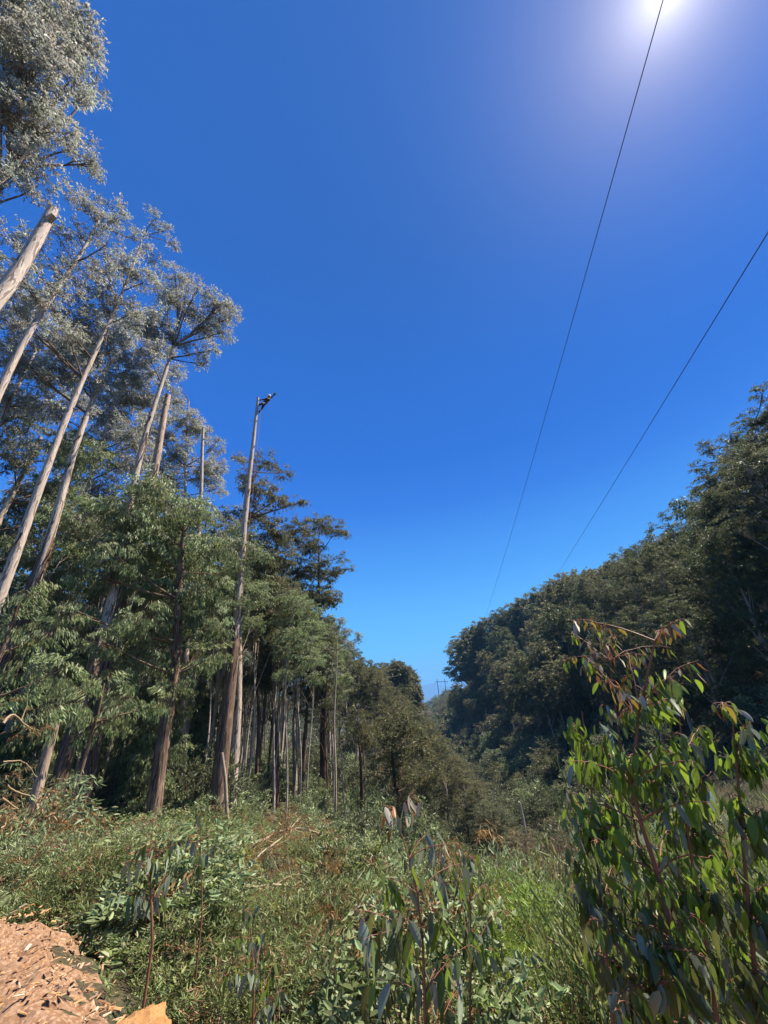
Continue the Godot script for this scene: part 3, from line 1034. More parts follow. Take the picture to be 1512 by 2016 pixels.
	key_tree("limbed_tree", "tall limbed trunk sawn at the top where the climber clings", 23.0, [425, 1600], [508, 783], 0.34, 0.085, [[452, 1080, 12], [470, 905, 10], [483, 1290, 16]], {"category": "tree trunk", "tint": Color(1.2, 1.08, 1.0), "rough": 0.42, "ribbons": 22, "wob": 0.06, "stubs": [[0.93, 3.4, 0.5, 0.02], [0.95, 0.2, 0.08, 0.04], [0.88, 3.0, 0.12, 0.03], [0.82, 0.3, 0.1, 0.04], [0.76, 6.0, 0.12, 0.05], [0.7, 3.2, 0.08, 0.05], [0.79, 3.0, 0.4, 0.015]]})
	key_tree("eucalyptus_tree", "white-trunked eucalyptus close behind the climber's trunk", 28.0, [456, 1564], [492, 905], 0.30, 0.07, [[520, 912, 24], [558, 932, 18], [505, 960, 28], [545, 985, 26], [578, 992, 14], [600, 985, 6], [500, 1012, 28], [450, 1010, 16], [540, 1052, 34], [500, 1090, 36], [560, 1100, 30], [470, 902, 12], [480, 938, 16], [520, 1142, 34], [460, 1082, 24], [540, 1200, 30], [575, 1160, 20], [515, 1250, 26]], {"leaves": "olive", "spray": "adult", "tint": Color(1.5, 1.42, 1.35), "ribbons": 10})
	key_tree("eucalyptus_tree", "dark-trunked eucalyptus with a wide flat top against the open sky", 38.0, [640, 1634], [628, 1090], 0.36, 0.08, [[590, 1040, 22], [632, 1035, 22], [662, 1046, 20], [575, 1060, 20], [612, 1072, 26], [678, 1098, 10], [684, 1118, 9], [650, 1122, 24], [600, 1122, 34], [640, 1172, 32], [590, 1182, 34], [572, 1232, 28], [620, 1232, 34], [644, 1262, 22], [590, 1292, 34], [640, 1312, 24], [560, 1302, 28], [620, 1350, 28], [640, 1385, 18]], {"spray": "adult", "leaves": "olive", "bark": "bark_brown", "tint": Color(0.6, 0.55, 0.55)})
	key_tree("eucalyptus_tree", "slender dark eucalyptus, second trunk right of the climber's", 35.0, [503, 1643], [506, 1225], 0.17, 0.07, [[500, 1252, 22], [488, 1332, 26], [515, 1300, 18]], {"bark": "bark_brown", "tint": Color(0.8, 0.75, 0.75), "leaves": "deep"})
	key_tree("eucalyptus_tree", "slender eucalyptus rising from behind the left end of the arched branch", 36.0, [542, 1637], [542, 1200], 0.19, 0.07, [[530, 1232, 28], [548, 1290, 26], [522, 1342, 26], [555, 1345, 18]], {"bark": "bark_brown", "tint": Color(1.0, 0.92, 0.9), "leaves": "deep"})
	key_tree("eucalyptus_tree", "pale thin-trunked eucalyptus behind the crest of the arched branch", 40.0, [579, 1600], [583, 1300], 0.20, 0.08, [[582, 1320, 22], [570, 1360, 18]], {"tint": Color(1.15, 1.05, 1.0), "leaves": "deep"})
	key_tree("eucalyptus_tree", "brown eucalyptus trunk just left of the dark flat-topped one", 39.0, [595, 1610], [607, 1280], 0.22, 0.10, [[606, 1290, 24], [600, 1400, 16]], {"bark": "bark_brown", "tint": Color(1.2, 1.05, 1.0), "leaves": "olive"})
	key_tree("eucalyptus_tree", "wispy sapling-thin eucalyptus standing alone right of the flat-topped one", 34.0, [658, 1610], [663, 1250], 0.10, 0.03, [[662, 1234, 12], [682, 1240, 11], [646, 1282, 10], [704, 1256, 7], [690, 1268, 5], [672, 1222, 7], [655, 1325, 14]], {"spray": "adult", "thick": 0.7, "tint": Color(1.2, 1.1, 1.05)})
	key_tree("dead_pole", "thin bare pale pole leaning left at the forest edge", 30.0, [686, 1650], [671, 1462], 0.06, 0.03, [], {"category": "dead tree", "tint": Color(1.3, 1.2, 1.15)})
	key_tree("eucalyptus_tree", "twin dark burnt-looking trunk with a small crown in mid forest", 31.0, [721, 1684], [706, 1450], 0.19, 0.07, [[705, 1430, 30], [688, 1462, 22], [726, 1456, 22], [735, 1425, 14]], {"bark": "bark_brown", "tint": Color(0.5, 0.45, 0.45), "leaves": "olive"})
	key_tree("eucalyptus_tree", "dark trunk under a broad olive crown above the valley", 33.0, [795, 1684], [770, 1460], 0.20, 0.08, [[770, 1432, 38], [808, 1425, 32], [760, 1482, 36], [828, 1472, 36], [790, 1522, 36], [846, 1522, 30], [742, 1532, 24], [800, 1575, 26]], {"bark": "bark_brown", "tint": Color(0.5, 0.45, 0.45), "leaves": "olive", "spray": "top", "thick": 0.8})
	key_tree("eucalyptus_tree", "eucalyptus with fork and white limb below the distant rounded clump", 60.0, [705, 1600], [706, 1320], 0.24, 0.10, [[695, 1325, 22], [728, 1340, 24], [680, 1352, 24], [710, 1366, 24], [706, 1312, 12]], {"spray": "top", "leaves": "olive"})
	key_tree("eucalyptus_tree", "highest rounded tree of the clump left of the distant gap", 120.0, [], [776, 1318], 0.3, 0.12, [[772, 1328, 24], [792, 1325, 18], [760, 1345, 24], [785, 1360, 30], [780, 1312, 12], [775, 1385, 26]], {"spray": "far", "leaves": "olive"})
	key_tree("eucalyptus_tree", "steep-sided tree at the right end of the clump by the gap", 126.0, [], [806, 1336], 0.3, 0.12, [[804, 1335, 17], [812, 1350, 15], [800, 1368, 22], [818, 1372, 12], [822, 1388, 9], [805, 1395, 22]], {"spray": "far", "leaves": "olive"})
	key_tree("eucalyptus_tree", "lower tree at the left end of the clump by the gap", 112.0, [], [745, 1348], 0.3, 0.12, [[745, 1352, 24], [725, 1372, 22], [755, 1378, 26], [740, 1398, 24]], {"spray": "far", "leaves": "olive"})
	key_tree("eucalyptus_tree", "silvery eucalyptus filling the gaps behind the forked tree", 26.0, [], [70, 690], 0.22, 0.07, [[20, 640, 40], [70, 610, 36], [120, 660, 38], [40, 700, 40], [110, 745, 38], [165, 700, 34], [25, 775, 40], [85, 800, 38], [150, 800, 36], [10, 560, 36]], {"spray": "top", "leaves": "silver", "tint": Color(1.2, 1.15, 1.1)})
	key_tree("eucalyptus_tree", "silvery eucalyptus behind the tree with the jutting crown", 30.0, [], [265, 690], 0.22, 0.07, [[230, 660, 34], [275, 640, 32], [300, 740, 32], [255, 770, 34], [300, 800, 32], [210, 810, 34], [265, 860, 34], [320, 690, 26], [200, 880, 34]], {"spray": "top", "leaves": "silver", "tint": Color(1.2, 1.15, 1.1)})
	# foliage masses lower on the left
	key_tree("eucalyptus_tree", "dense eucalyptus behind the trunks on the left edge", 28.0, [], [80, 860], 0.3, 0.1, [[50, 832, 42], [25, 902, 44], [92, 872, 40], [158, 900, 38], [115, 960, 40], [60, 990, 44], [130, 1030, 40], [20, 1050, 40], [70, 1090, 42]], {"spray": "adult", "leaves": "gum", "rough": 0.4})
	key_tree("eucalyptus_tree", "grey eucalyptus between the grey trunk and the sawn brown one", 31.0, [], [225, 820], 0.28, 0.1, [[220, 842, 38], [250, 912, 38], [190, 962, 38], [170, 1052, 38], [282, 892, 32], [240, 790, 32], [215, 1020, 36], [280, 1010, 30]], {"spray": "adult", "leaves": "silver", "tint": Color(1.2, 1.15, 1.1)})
	key_tree("young_eucalyptus", "young eucalyptus with drooping foliage low at the left edge", 15.0, [], [40, 1180], 0.11, 0.04, [[60, 1172, 38], [15, 1232, 42], [90, 1252, 38], [40, 1322, 42], [108, 1332, 38], [15, 1400, 38], [78, 1422, 32]], {"spray": "hanging", "leaves": "hanging", "bark": "bark_brown"})
	key_tree("young_eucalyptus", "young eucalyptus with pale drooping leaves before the sawn brown trunk", 16.5, [], [205, 1345], 0.09, 0.03, [[150, 1382, 36], [200, 1362, 34], [262, 1378, 34], [235, 1402, 28], [320, 1385, 28], [180, 1432, 24], [130, 1350, 28]], {"spray": "hanging", "leaves": "hanging", "bark": "bark_brown", "thick": 0.9})
	key_tree("eucalyptus_tree", "grey smooth trunk at the foot of the left edge, leaning right", 18.0, [55, 1640], [110, 1420], 0.17, 0.12, [[120, 1390, 30]], {"tint": Color(0.75, 0.68, 0.66), "leaves": "deep"})
	key_tree("eucalyptus_tree", "thin pale stem between the two thick trunks at lower left", 27.0, [143, 1600], [162, 1440], 0.08, 0.06, [[168, 1420, 22]], {"tint": Color(1.4, 1.3, 1.2), "leaves": "deep"})
	key_tree("dead_pole", "grey dead pole propped aslant against the climber's trunk", 21.0, [462, 1632], [437, 1482], 0.085, 0.06, [], {"category": "dead tree", "bark": "bark_pale", "tint": Color(0.8, 0.74, 0.68)})
	# right hillside: the trees that make its outline
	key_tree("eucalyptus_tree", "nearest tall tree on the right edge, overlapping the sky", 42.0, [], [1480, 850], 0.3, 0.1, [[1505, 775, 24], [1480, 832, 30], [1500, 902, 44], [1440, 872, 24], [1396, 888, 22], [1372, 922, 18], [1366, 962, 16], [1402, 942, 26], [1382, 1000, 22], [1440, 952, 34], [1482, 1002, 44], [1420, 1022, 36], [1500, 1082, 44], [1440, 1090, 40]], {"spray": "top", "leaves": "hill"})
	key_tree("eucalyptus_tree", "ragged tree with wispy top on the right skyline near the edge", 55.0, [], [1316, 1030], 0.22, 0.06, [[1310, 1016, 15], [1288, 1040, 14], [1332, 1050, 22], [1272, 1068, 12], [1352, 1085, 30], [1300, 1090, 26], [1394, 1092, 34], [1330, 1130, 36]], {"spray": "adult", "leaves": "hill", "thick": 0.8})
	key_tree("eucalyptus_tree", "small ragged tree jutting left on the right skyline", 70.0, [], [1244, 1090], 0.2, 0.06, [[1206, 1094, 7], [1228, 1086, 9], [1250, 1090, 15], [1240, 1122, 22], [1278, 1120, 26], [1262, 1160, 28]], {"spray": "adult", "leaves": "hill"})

func make_climber() -> void:
	# a person leaning out from the top of the trunk, feet on the bark, one arm flung out to the right with a saw
	var d := 22.9
	var at := P(509, 806, d)
	var j := {}
	for q in [["foot_a", 509.8, 811.5, 0.1], ["knee_a", 516.2, 803.0, 0.25], ["hip", 522.3, 791.8, 0.1], ["foot_b", 510.6, 797.0, -0.1], ["knee_b", 516.5, 795.0, -0.3], ["chest", 527.2, 786.6, 0.05], ["neck", 529.0, 783.6, 0.03], ["head", 529.4, 780.4, 0.02], ["shoulder_a", 530.6, 785.0, 0.18], ["elbow_a", 535.4, 781.6, 0.25], ["hand_a", 539.4, 777.4, 0.25], ["shoulder_b", 525.2, 784.9, -0.16], ["elbow_b", 518.6, 786.6, -0.2], ["hand_b", 512.2, 787.6, -0.05]]:
		j[q[0]] = P(q[1], q[2], d + q[3]) - at
	var root := thing("person", "climber in dark clothes and white helmet leaning out from the trunk top", "person", at)
	var cols := [Color(0.025, 0.028, 0.04), Color(0.05, 0.03, 0.03), Color(0.42, 0.24, 0.17), Color(0.06, 0.045, 0.035)]
	var bones := [[j.foot_a, j.knee_a, 0.055, 0.072, 0], [j.knee_a, j.hip, 0.075, 0.105, 0], [j.foot_b, j.knee_b, 0.055, 0.072, 0], [j.knee_b, j.hip, 0.075, 0.105, 0],
		[j.hip, j.chest, 0.135, 0.16, 1], [j.chest, j.neck, 0.15, 0.07, 1], [j.neck, j.head, 0.055, 0.07, 2], [j.head, j.head + Vector3(0.02, 0.03, 0), 0.095, 0.09, 2], [j.head + Vector3(0.08, -0.02, 0.03), j.head + Vector3(0.105, -0.03, 0.035), 0.03, 0.018, 2],
		[j.chest, j.shoulder_a, 0.10, 0.075, 1], [j.shoulder_a, j.elbow_a, 0.068, 0.05, 1], [j.elbow_a, j.hand_a, 0.048, 0.036, 1], [j.chest, j.shoulder_b, 0.10, 0.075, 1], [j.shoulder_b, j.elbow_b, 0.068, 0.05, 1], [j.elbow_b, j.hand_b, 0.048, 0.036, 1],
		[j.foot_a, j.foot_a + Vector3(0.14, -0.03, 0.12), 0.055, 0.04, 3], [j.foot_b, j.foot_b + Vector3(0.12, -0.05, 0.14), 0.055, 0.04, 3]]
	for s in ["hand_a", "hand_b"]:
		var h: Vector3 = j[s]
		var dirv: Vector3 = (h - j["elbow" + s.substr(4)]).normalized()
		var sd := dirv.cross(Vector3(0, 0, 1)).normalized()
		bones.append([h, h + dirv * 0.08, 0.036, 0.034, 2])
		for f in 4:
			var root_f: Vector3 = h + dirv * 0.08 + sd * (f - 1.5) * 0.021
			bones.append([root_f, root_f + dirv * (0.05 - 0.008 * absf(f - 1.2)) + Vector3(0, 0, 0.025), 0.011, 0.009, 2])
		bones.append([h + dirv * 0.02 + sd * 0.03, h + dirv * 0.06 + sd * 0.06 + Vector3(0, 0, 0.02), 0.013, 0.010, 2])
	part("body", skin(bones, 0.022, 0.045, cols), M.body, root)
	var shell := SphereMesh.new()
	shell.radius = 0.125
	shell.height = 0.22
	shell.radial_segments = 20
	shell.rings = 10
	var hel := part("helmet", shell, M.helmet, root)
	hel.position = j.head + Vector3(0.015, 0.055, 0)
	var brim := TorusMesh.new()
	brim.inner_radius = 0.112
	brim.outer_radius = 0.142
	var br := part("helmet_brim", brim, M.helmet, hel)
	br.position = Vector3(0.01, -0.03, 0)
	br.scale = Vector3(1.1, 0.6, 1)
	var belt := TorusMesh.new()
	belt.inner_radius = 0.13
	belt.outer_radius = 0.175
	var hb := part("harness_belt", belt, M.harness, root)
	hb.position = j.hip.lerp(j.chest, 0.25)
	hb.basis = Basis(Quaternion(Vector3.UP, (j.chest - j.hip).normalized()))
	for s in [-1.0, 1.0]:
		var sb := Build.new()
		var across: Vector3 = Vector3(0, 0, 0.1 * s)
		sb.tube(PackedVector3Array([j.hip.lerp(j.chest, 0.3) + across * 1.4, j.chest + across * 1.5 + Vector3(0.07, 0.06, 0.06 * s), j.neck + across + Vector3(0, -0.01, 0)]), taper(0.022, 0.022, 3), 6, Color.WHITE)
		part("harness_strap", sb.mesh(), M.harness, root)
	for k in 3:                                           # kit that hangs from the belt
		var kb := Build.new()
		var from: Vector3 = j.hip + Vector3(0.13 + 0.04 * k, -0.02, 0.06 * (k - 1))
		kb.tube(PackedVector3Array([from, from + Vector3(0.01, -0.16, 0), from + Vector3(-0.01, -0.32 + 0.06 * k, 0)]), PackedFloat32Array([0.012, 0.024, 0.014]), 6, Color.WHITE)
		part("hanging_kit", kb.mesh(), M.tool_body, root)
	# the tool held up in the outstretched hand
	var hand: Vector3 = at + j.hand_a
	var tool := thing("hand_saw", "small saw held out in the climber's raised right hand", "saw", hand)
	var hd := Build.new()
	hd.tube(PackedVector3Array([Vector3(-0.03, -0.02, 0), Vector3(0.05, 0.05, 0), Vector3(0.07, 0.18, 0), Vector3(0.02, 0.3, 0)]), PackedFloat32Array([0.05, 0.085, 0.06, 0.03]), 10, Color.WHITE)
	part("saw_body", hd.mesh(), M.tool_body, tool)
	var bar := BoxMesh.new()
	bar.size = Vector3(0.10, 0.34, 0.02)
	var bm := part("saw_bar", bar, M.tool_bar, tool)
	bm.position = Vector3(0.13, 0.12, 0.03)
	bm.rotation = Vector3(0.3, 0, 0.5)
	# ropes
	var lan := Build.new()
	var ring := PackedVector3Array()
	var centre := P(509.6, 798, 23.0)
	for i in 13:
		var a := TAU * i / 12.0
		ring.push_back(Vector3(cos(a), 0.12 * cos(a), sin(a)) * 0.16)
	lan.tube(ring, taper(0.018, 0.018, 13), 6, Color.WHITE)
	lan.tube(PackedVector3Array([Vector3(0.16, 0.02, 0.02), at + j.hip + Vector3(0.03, 0, 0.14) - centre]), taper(0.014, 0.014, 2), 6, Color.WHITE)
	var lo := part("lanyard_rope", lan.mesh(), M.rope, self)
	lo.position = centre
	tag(lo, "short rope looped round the trunk to the climber's belt", "rope")
	var rp := Build.new()
	var top := P(512, 800, 22.75)
	var pts := PackedVector3Array()
	for i in 30:
		var f := i / 29.0
		pts.push_back(Vector3(0.12 + 0.05 * sin(f * 5.0), -f * 21.0, 0.12 + 0.25 * f))
	rp.tube(pts, taper(0.012, 0.012, 30), 6, Color.WHITE)
	var ro := part("climbing_rope", rp.mesh(), M.rope, self)
	ro.position = top
	tag(ro, "thin reddish rope hanging down the right of the climbed trunk", "rope")

func lowest(t: Array, az: float, wide: float) -> float:
	return minf(table(t, az), minf(table(t, az - wide), table(t, az + wide)) + 3.0)

func make_forest() -> void:
	var kinds := {}
	var store := []
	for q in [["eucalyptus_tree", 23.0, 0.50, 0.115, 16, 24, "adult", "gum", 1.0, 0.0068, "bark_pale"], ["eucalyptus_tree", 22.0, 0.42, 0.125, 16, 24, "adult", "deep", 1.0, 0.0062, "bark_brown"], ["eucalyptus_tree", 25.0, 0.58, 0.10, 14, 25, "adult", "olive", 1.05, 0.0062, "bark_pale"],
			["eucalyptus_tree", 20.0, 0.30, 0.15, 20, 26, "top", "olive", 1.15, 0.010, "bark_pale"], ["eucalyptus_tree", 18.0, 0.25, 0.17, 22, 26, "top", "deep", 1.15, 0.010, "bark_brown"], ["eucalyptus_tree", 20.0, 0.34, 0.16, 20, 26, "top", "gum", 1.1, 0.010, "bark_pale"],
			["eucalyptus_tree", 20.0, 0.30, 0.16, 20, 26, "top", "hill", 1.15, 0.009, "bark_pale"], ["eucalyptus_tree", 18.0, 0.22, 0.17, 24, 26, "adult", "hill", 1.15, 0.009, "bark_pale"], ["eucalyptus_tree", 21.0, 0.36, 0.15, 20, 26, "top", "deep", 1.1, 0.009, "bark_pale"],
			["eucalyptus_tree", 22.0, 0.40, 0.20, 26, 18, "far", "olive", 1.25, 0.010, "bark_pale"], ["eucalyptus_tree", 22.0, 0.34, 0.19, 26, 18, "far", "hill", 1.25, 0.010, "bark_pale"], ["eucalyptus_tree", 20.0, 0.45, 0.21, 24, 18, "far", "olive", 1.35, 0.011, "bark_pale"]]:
		store.append(kind_tree(q[0], q[1], q[2], q[3], q[4], q[5], q[6], q[7], q[8], q[9], q[10]))
		store[-1].set_meta("look", ["grey-green eucalyptus", "brown-trunked eucalyptus", "high-crowned eucalyptus", "bushy olive eucalyptus", "bushy dark eucalyptus", "bushy grey-green eucalyptus", "dense dark eucalyptus", "drooping dark eucalyptus", "open-crowned dark eucalyptus", "rounded olive eucalyptus", "rounded dark eucalyptus", "domed olive eucalyptus"][store.size() - 1])
	var put := []
	# left forest, behind the trees measured one by one
	for i in 1400:
		if put.size() >= 105:
			break
		var az := rnd(-62, 2)
		var d := sqrt(rnd(27.0 * 27.0, 95.0 * 95.0)) if az < -5.0 else sqrt(rnd(70.0 * 70.0, 230.0 * 230.0))
		var p := polar(az, d)
		if p.x > table(AXIS, -p.z) - 9.0:
			continue
		var lim := lowest(LEFT_SKY, az, rad_to_deg(2.4 / d))
		var most := 1.6 + d * tan(deg_to_rad(lim)) - p.y
		var tall := minf(rnd(17, 27), most)
		if tall < 8.0 or put.any(func(o): return Vector2(o.x - p.x, o.z - p.z).length() < 2.6):
			continue
		put.append(p)
		var k := rng.randi() % 3 if d < 90.0 else 9 + rng.randi() % 3
		plant(store[k], p, tall, ["left", "trees of the left forest"])
	var slender := kind_tree("slender_eucalyptus", 21.0, 0.60, 0.085, 11, 24, "adult", "hanging", 0.95, 0.0042, "bark_pale")
	slender.set_meta("look", "slender pale-stemmed eucalyptus")
	var thin := []
	for i in 3000:
		if thin.size() >= 48:
			break
		var az := rnd(-50, -9)
		var d := sqrt(rnd(23.0 * 23.0, 48.0 * 48.0))
		var p := polar(az, d)
		if p.x > table(AXIS, -p.z) - 9.0 or thin.any(func(o): return Vector2(o.x - p.x, o.z - p.z).length() < 2.2):
			continue
		var tall := minf(rnd(13, 22), 1.6 + d * tan(deg_to_rad(lowest(LEFT_SKY, az, rad_to_deg(2.0 / d)))) - p.y)
		if tall < 9.0:
			continue
		thin.append(p)
		var o := dup(slender, p - Vector3(0, 0.2, 0), rnd(0, TAU), Vector3.ONE * (tall / 21.0) * Vector3(1.1, 1, 1.1), "", "slender trees among the trunks")
		which(o, "slender pale eucalyptus", "left")
	slender.free()
	var young := kind_tree("young_eucalyptus", 9.0, 0.12, 0.20, 24, 22, "hanging", "hanging", 0.95, 0.008, "bark_pale")
	young.set_meta("look", "young eucalyptus")
	var fill := []
	for i in 3000:
		if fill.size() >= 30:
			break
		var az := rnd(-60, -25)
		var d := sqrt(rnd(24.0 * 24.0, 52.0 * 52.0))
		var p := polar(az, d)
		if p.x > table(AXIS, -p.z) - 10.0 or fill.any(func(o): return Vector2(o.x - p.x, o.z - p.z).length() < 3.4):
			continue
		fill.append(p)
		var tall := rnd(5.0, 12.0)
		var o := dup(young, p - Vector3(0, 0.2, 0), rnd(0, TAU), Vector3.ONE * (tall / 9.0) * Vector3(0.85, 1, 0.85), "", "young trees among the trunks")
		which(o, "%s young eucalyptus" % ("leafy" if tall > 8.0 else "short"), "left")
	young.free()
	# the slope between the forest edge and the valley
	var some := []
	for i in 900:
		if some.size() >= 52:
			break
		var az := rnd(-6, 14)
		var d := sqrt(rnd(34.0 * 34.0, 150.0 * 150.0))
		var p := polar(az, d)
		var off := p.x - table(AXIS, -p.z)
		if off > 4.0 or off < -22.0:
			continue
		var lim := lowest(LEFT_SKY, az, rad_to_deg(2.0 / d))
		var tall := minf(rnd(7, 16), 1.6 + d * tan(deg_to_rad(lim)) - p.y)
		if tall < 2.5 or some.any(func(o): return Vector2(o.x - p.x, o.z - p.z).length() < 2.8):
			continue
		some.append(p)
		plant(store[3 + [0, 0, 0, 1][rng.randi() % 4]], p, tall, ["slope", "trees on the slope to the valley"])
	# right hillside
	var hill := []
	for i in 3000:
		if hill.size() >= 185:
			break
		var az := rnd(6.5, 74)
		var d := sqrt(rnd(33.0 * 33.0, 210.0 * 210.0)) if rng.randf() < 0.6 else rnd(33, 90)
		var p := polar(az, d)
		var off := p.x - table(AXIS, -p.z)
		if off < table([[30, 12], [60, 14], [100, 12], [170, 7], [210, 6]], -p.z):
			continue
		if az > 38.0 and d > 80.0:
			continue
		var lim := lowest(RIGHT_SKY, az, rad_to_deg(2.5 / d))
		var reach := clampf((off - 8.0) / 16.0, 0.0, 1.0)
		var tall := minf(rnd(lerpf(7, 14, reach), lerpf(12, 25, reach)), 1.6 + d * tan(deg_to_rad(lim)) - p.y)
		var need := 2.9 + d * 0.012
		if tall < 6.0 or hill.any(func(o): return Vector2(o.x - p.x, o.z - p.z).length() < need):
			continue
		hill.append(p)
		var near := d < 75.0
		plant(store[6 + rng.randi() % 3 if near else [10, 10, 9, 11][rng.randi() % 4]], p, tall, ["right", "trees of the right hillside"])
	# a line along the very crest of the ridge and the spur, so that the outline holds
	for q in [[906, 1262, 185, 26], [915, 1246, 190, 25], [930, 1236, 190, 24], [948, 1222, 188, 24], [970, 1210, 182, 23], [990, 1200, 176, 22], [1012, 1190, 172, 22], [1035, 1176, 168, 22], [1060, 1162, 162, 21], [1085, 1148, 156, 21], [1108, 1133, 150, 21], [1132, 1130, 142, 20], [1158, 1128, 132, 20], [1182, 1122, 120, 19], [898, 1345, 200, 9], [892, 1362, 215, 8]]:
		var p2 := P(q[0], q[1], q[2])
		var g := ground(p2.x, p2.z)
		plant(store[9 + rng.randi() % 3], Vector3(p2.x, g, p2.z), maxf(p2.y - g, 5.0), ["right", "trees of the right hillside"])
	# dead standing and fallen trunks on the hillside
	stick("dead_pole", "bare white dead trunk standing in the valley bottom", "dead tree", [on_ground(1041, 1700, 36.0), P(1031, 1620, 36.2), P(1022, 1578, 36.0)], 0.11, 0.07, "pole_pale")
	stick("dead_pole", "short dark dead stem standing left of the white dead trunk", "dead tree", [on_ground(966, 1712, 33.0), P(955, 1672, 33.0)], 0.09, 0.05, "bark_brown")
	var logs := [[1018, 1475, 1003, 1508, 62, "white fallen log highest on the cleared slope"], [952, 1525, 942, 1552, 55, "white fallen log low on the cleared slope, nearest the olive trees"], [958, 1426, 945, 1452, 85, "thin grey fallen log in the shaded upper slope"], [980, 1532, 996, 1570, 50, "grey leaning log in the middle of the cleared slope"], [1049, 1566, 1032, 1602, 42, "broken grey log beside the standing white trunk"], [1032, 1412, 1065, 1440, 80, "long brown fallen log lying down the shaded slope"], [915, 1470, 908, 1488, 90, "short white log at the left foot of the cleared slope"], [984, 1670, 970, 1692, 34, "pale broken log in the dark hollow of the valley"], [997, 1312, 1003, 1340, 150, "white slanting trunk under the spur wood"], [1005, 1318, 1015, 1343, 150, "second white slanting trunk under the spur wood"]]
	for l in logs:
		var one := hit(l[0], l[1], 0.965) if l[4] < 140 else P(l[0], l[1], l[4])
		var two := hit(l[2], l[3], 0.965) if l[4] < 140 else P(l[2], l[3], l[4])
		var far := (one - EYE).length()
		stick("fallen_log", l[5], "log", [one, two], 0.0022 * far, 0.0013 * far, "log_grey")
	for s in store:
		s.free()

var marks := {}
var named := {}
func look_az(p: Vector3) -> float:
	return rad_to_deg(atan2(p.x, -p.z))

# which one: its look, and where it stands to the nearest thing that one can find
func which(o: Node3D, look: String, set_name: String) -> void:
	var p := o.position
	var best := ""
	var low := 1e9
	for m in marks[set_name]:
		var q: Vector3 = m[1]
		var gap := absf(look_az(p) - look_az(q)) * 0.06 + absf(log(p.length() / q.length()))
		if gap < low:
			low = gap
			var ratio := p.length() / q.length()
			var rel := "just left of" if look_az(p) < look_az(q) else "just right of"
			if ratio < 0.87:
				rel = "in front of"
			elif ratio > 1.15:
				rel = "behind"
			best = "%s %s" % [rel, m[0]]
	var label := "%s %s" % [look, best]
	o.set_meta("label", label)
	if not named.has(label):
		named[label] = []
	named[label].append(o)

const RANKS := ["nearest", "second nearest", "third nearest", "fourth nearest", "fifth nearest", "sixth nearest"]
const COUNTS := ["", "", "two", "three", "four", "five", "six"]
func settle_labels() -> void:
	for label in named:
		var list: Array = named[label]
		if list.size() <= 6:
			rank(label, list)
			continue
		list.sort_custom(func(a, b): return look_az(a.position) < look_az(b.position))
		var parts := 2 if list.size() < 11 else 3
		for k in parts:
			var some := list.slice(k * list.size() / parts, (k + 1) * list.size() / parts)
			rank(label + (" at left" if k == 0 else (" at right" if k == parts - 1 else " midway")), some)

func rank(label: String, list: Array) -> void:
	if list.size() == 1:
		list[0].set_meta("label", label)
		return
	list.sort_custom(func(a, b): return a.position.length() < b.position.length())
	for i in list.size():
		if list.size() <= 6:
			list[i].set_meta("label", "%s, %s of %s" % [label, RANKS[i] if i < list.size() - 1 else "farthest", COUNTS[list.size()]])
		else:
			list[i].set_meta("label", label)
			list[i].set_meta("group", label)

func make_marks() -> void:
	marks["shrubs"] = [["the orange earth bank", polar(-34, 7.0)], ["the sandy patch", on_ground(668, 1990, 4.9)], ["the bright bush", on_ground(1045, 1950, 6.4)], ["the big sapling", polar(29, 4.0)], ["the grey centre sapling", polar(0.5, 4.4)], ["the lower-left sapling", on_ground(300, 1860, 5.0)],
		["the arching cut branch", polar(-15, 13.5)], ["the level pale stick", polar(-15, 8.5)], ["the climber's trunk", polar(-22.3, 20.0)], ["the brown dry bush", on_ground(1085, 1790, 15.0)], ["the white dead trunk", polar(12.7, 34.0)], ["the cut-branch heap at the left edge", polar(-40, 10.0)], ["the brown sawn trunk", polar(-35, 21.0)], ["the dark twin trunk", polar(-5, 27.0)]]
	marks["left"] = [["the climber's trunk", polar(-22.3, 26.0)], ["the tree with jutting crown", polar(-38, 24.0)], ["the brown sawn trunk", polar(-35, 28.0)], ["the thin pale sawn trunk", polar(-30.5, 38.0)], ["the flat-topped dark tree", polar(-10, 42.0)], ["the forked upper-left tree", polar(-54, 24.0)], ["the straight grey trunk", polar(-45, 32.0)], ["the rounded clump", polar(0, 130.0)], ["the dark twin trunk", polar(-5.5, 40.0)], ["the leaning pole", polar(-8, 60.0)]]
	marks["slope"] = [["the broad olive crown", polar(-0.5, 38.0)], ["the white dead trunk", polar(12.7, 40.0)], ["the low white fallen log", polar(9, 60.0)], ["the rounded clump", polar(1, 115.0)], ["the short dark dead stem", polar(9, 36.0)]]
	marks["right"] = [["the tall right-edge tree", polar(50, 44.0)], ["the wispy-topped tree", polar(39, 57.0)], ["the small skyline tree", polar(33.5, 72.0)], ["the spur crest", polar(11, 185.0)], ["the ridge top", polar(24, 150.0)], ["the white dead trunk", polar(13, 42.0)], ["the power pylon", polar(5.3, 390.0)], ["the topmost fallen log", polar(10, 75.0)], ["the long brown fallen log", polar(14, 95.0)], ["the dark valley hollow", polar(10, 36.0)], ["the slanting trunks", polar(13.5, 150.0)]]

func plant(kind: Node3D, p: Vector3, tall: float, words: Array) -> void:
	var s: float = tall / float(kind.get_meta("tall"))
	var wide := maxf(s, 0.62)
	var o := dup(kind, p - Vector3(0, 0.2, 0), rnd(0, TAU), Vector3(wide * rnd(0.9, 1.15), s, wide * rnd(0.9, 1.15)), "", words[1])
	which(o, "%s %s" % ["tall" if tall > 17.0 else ("middling" if tall > 11.0 else "short"), kind.get_meta("look")], words[0])

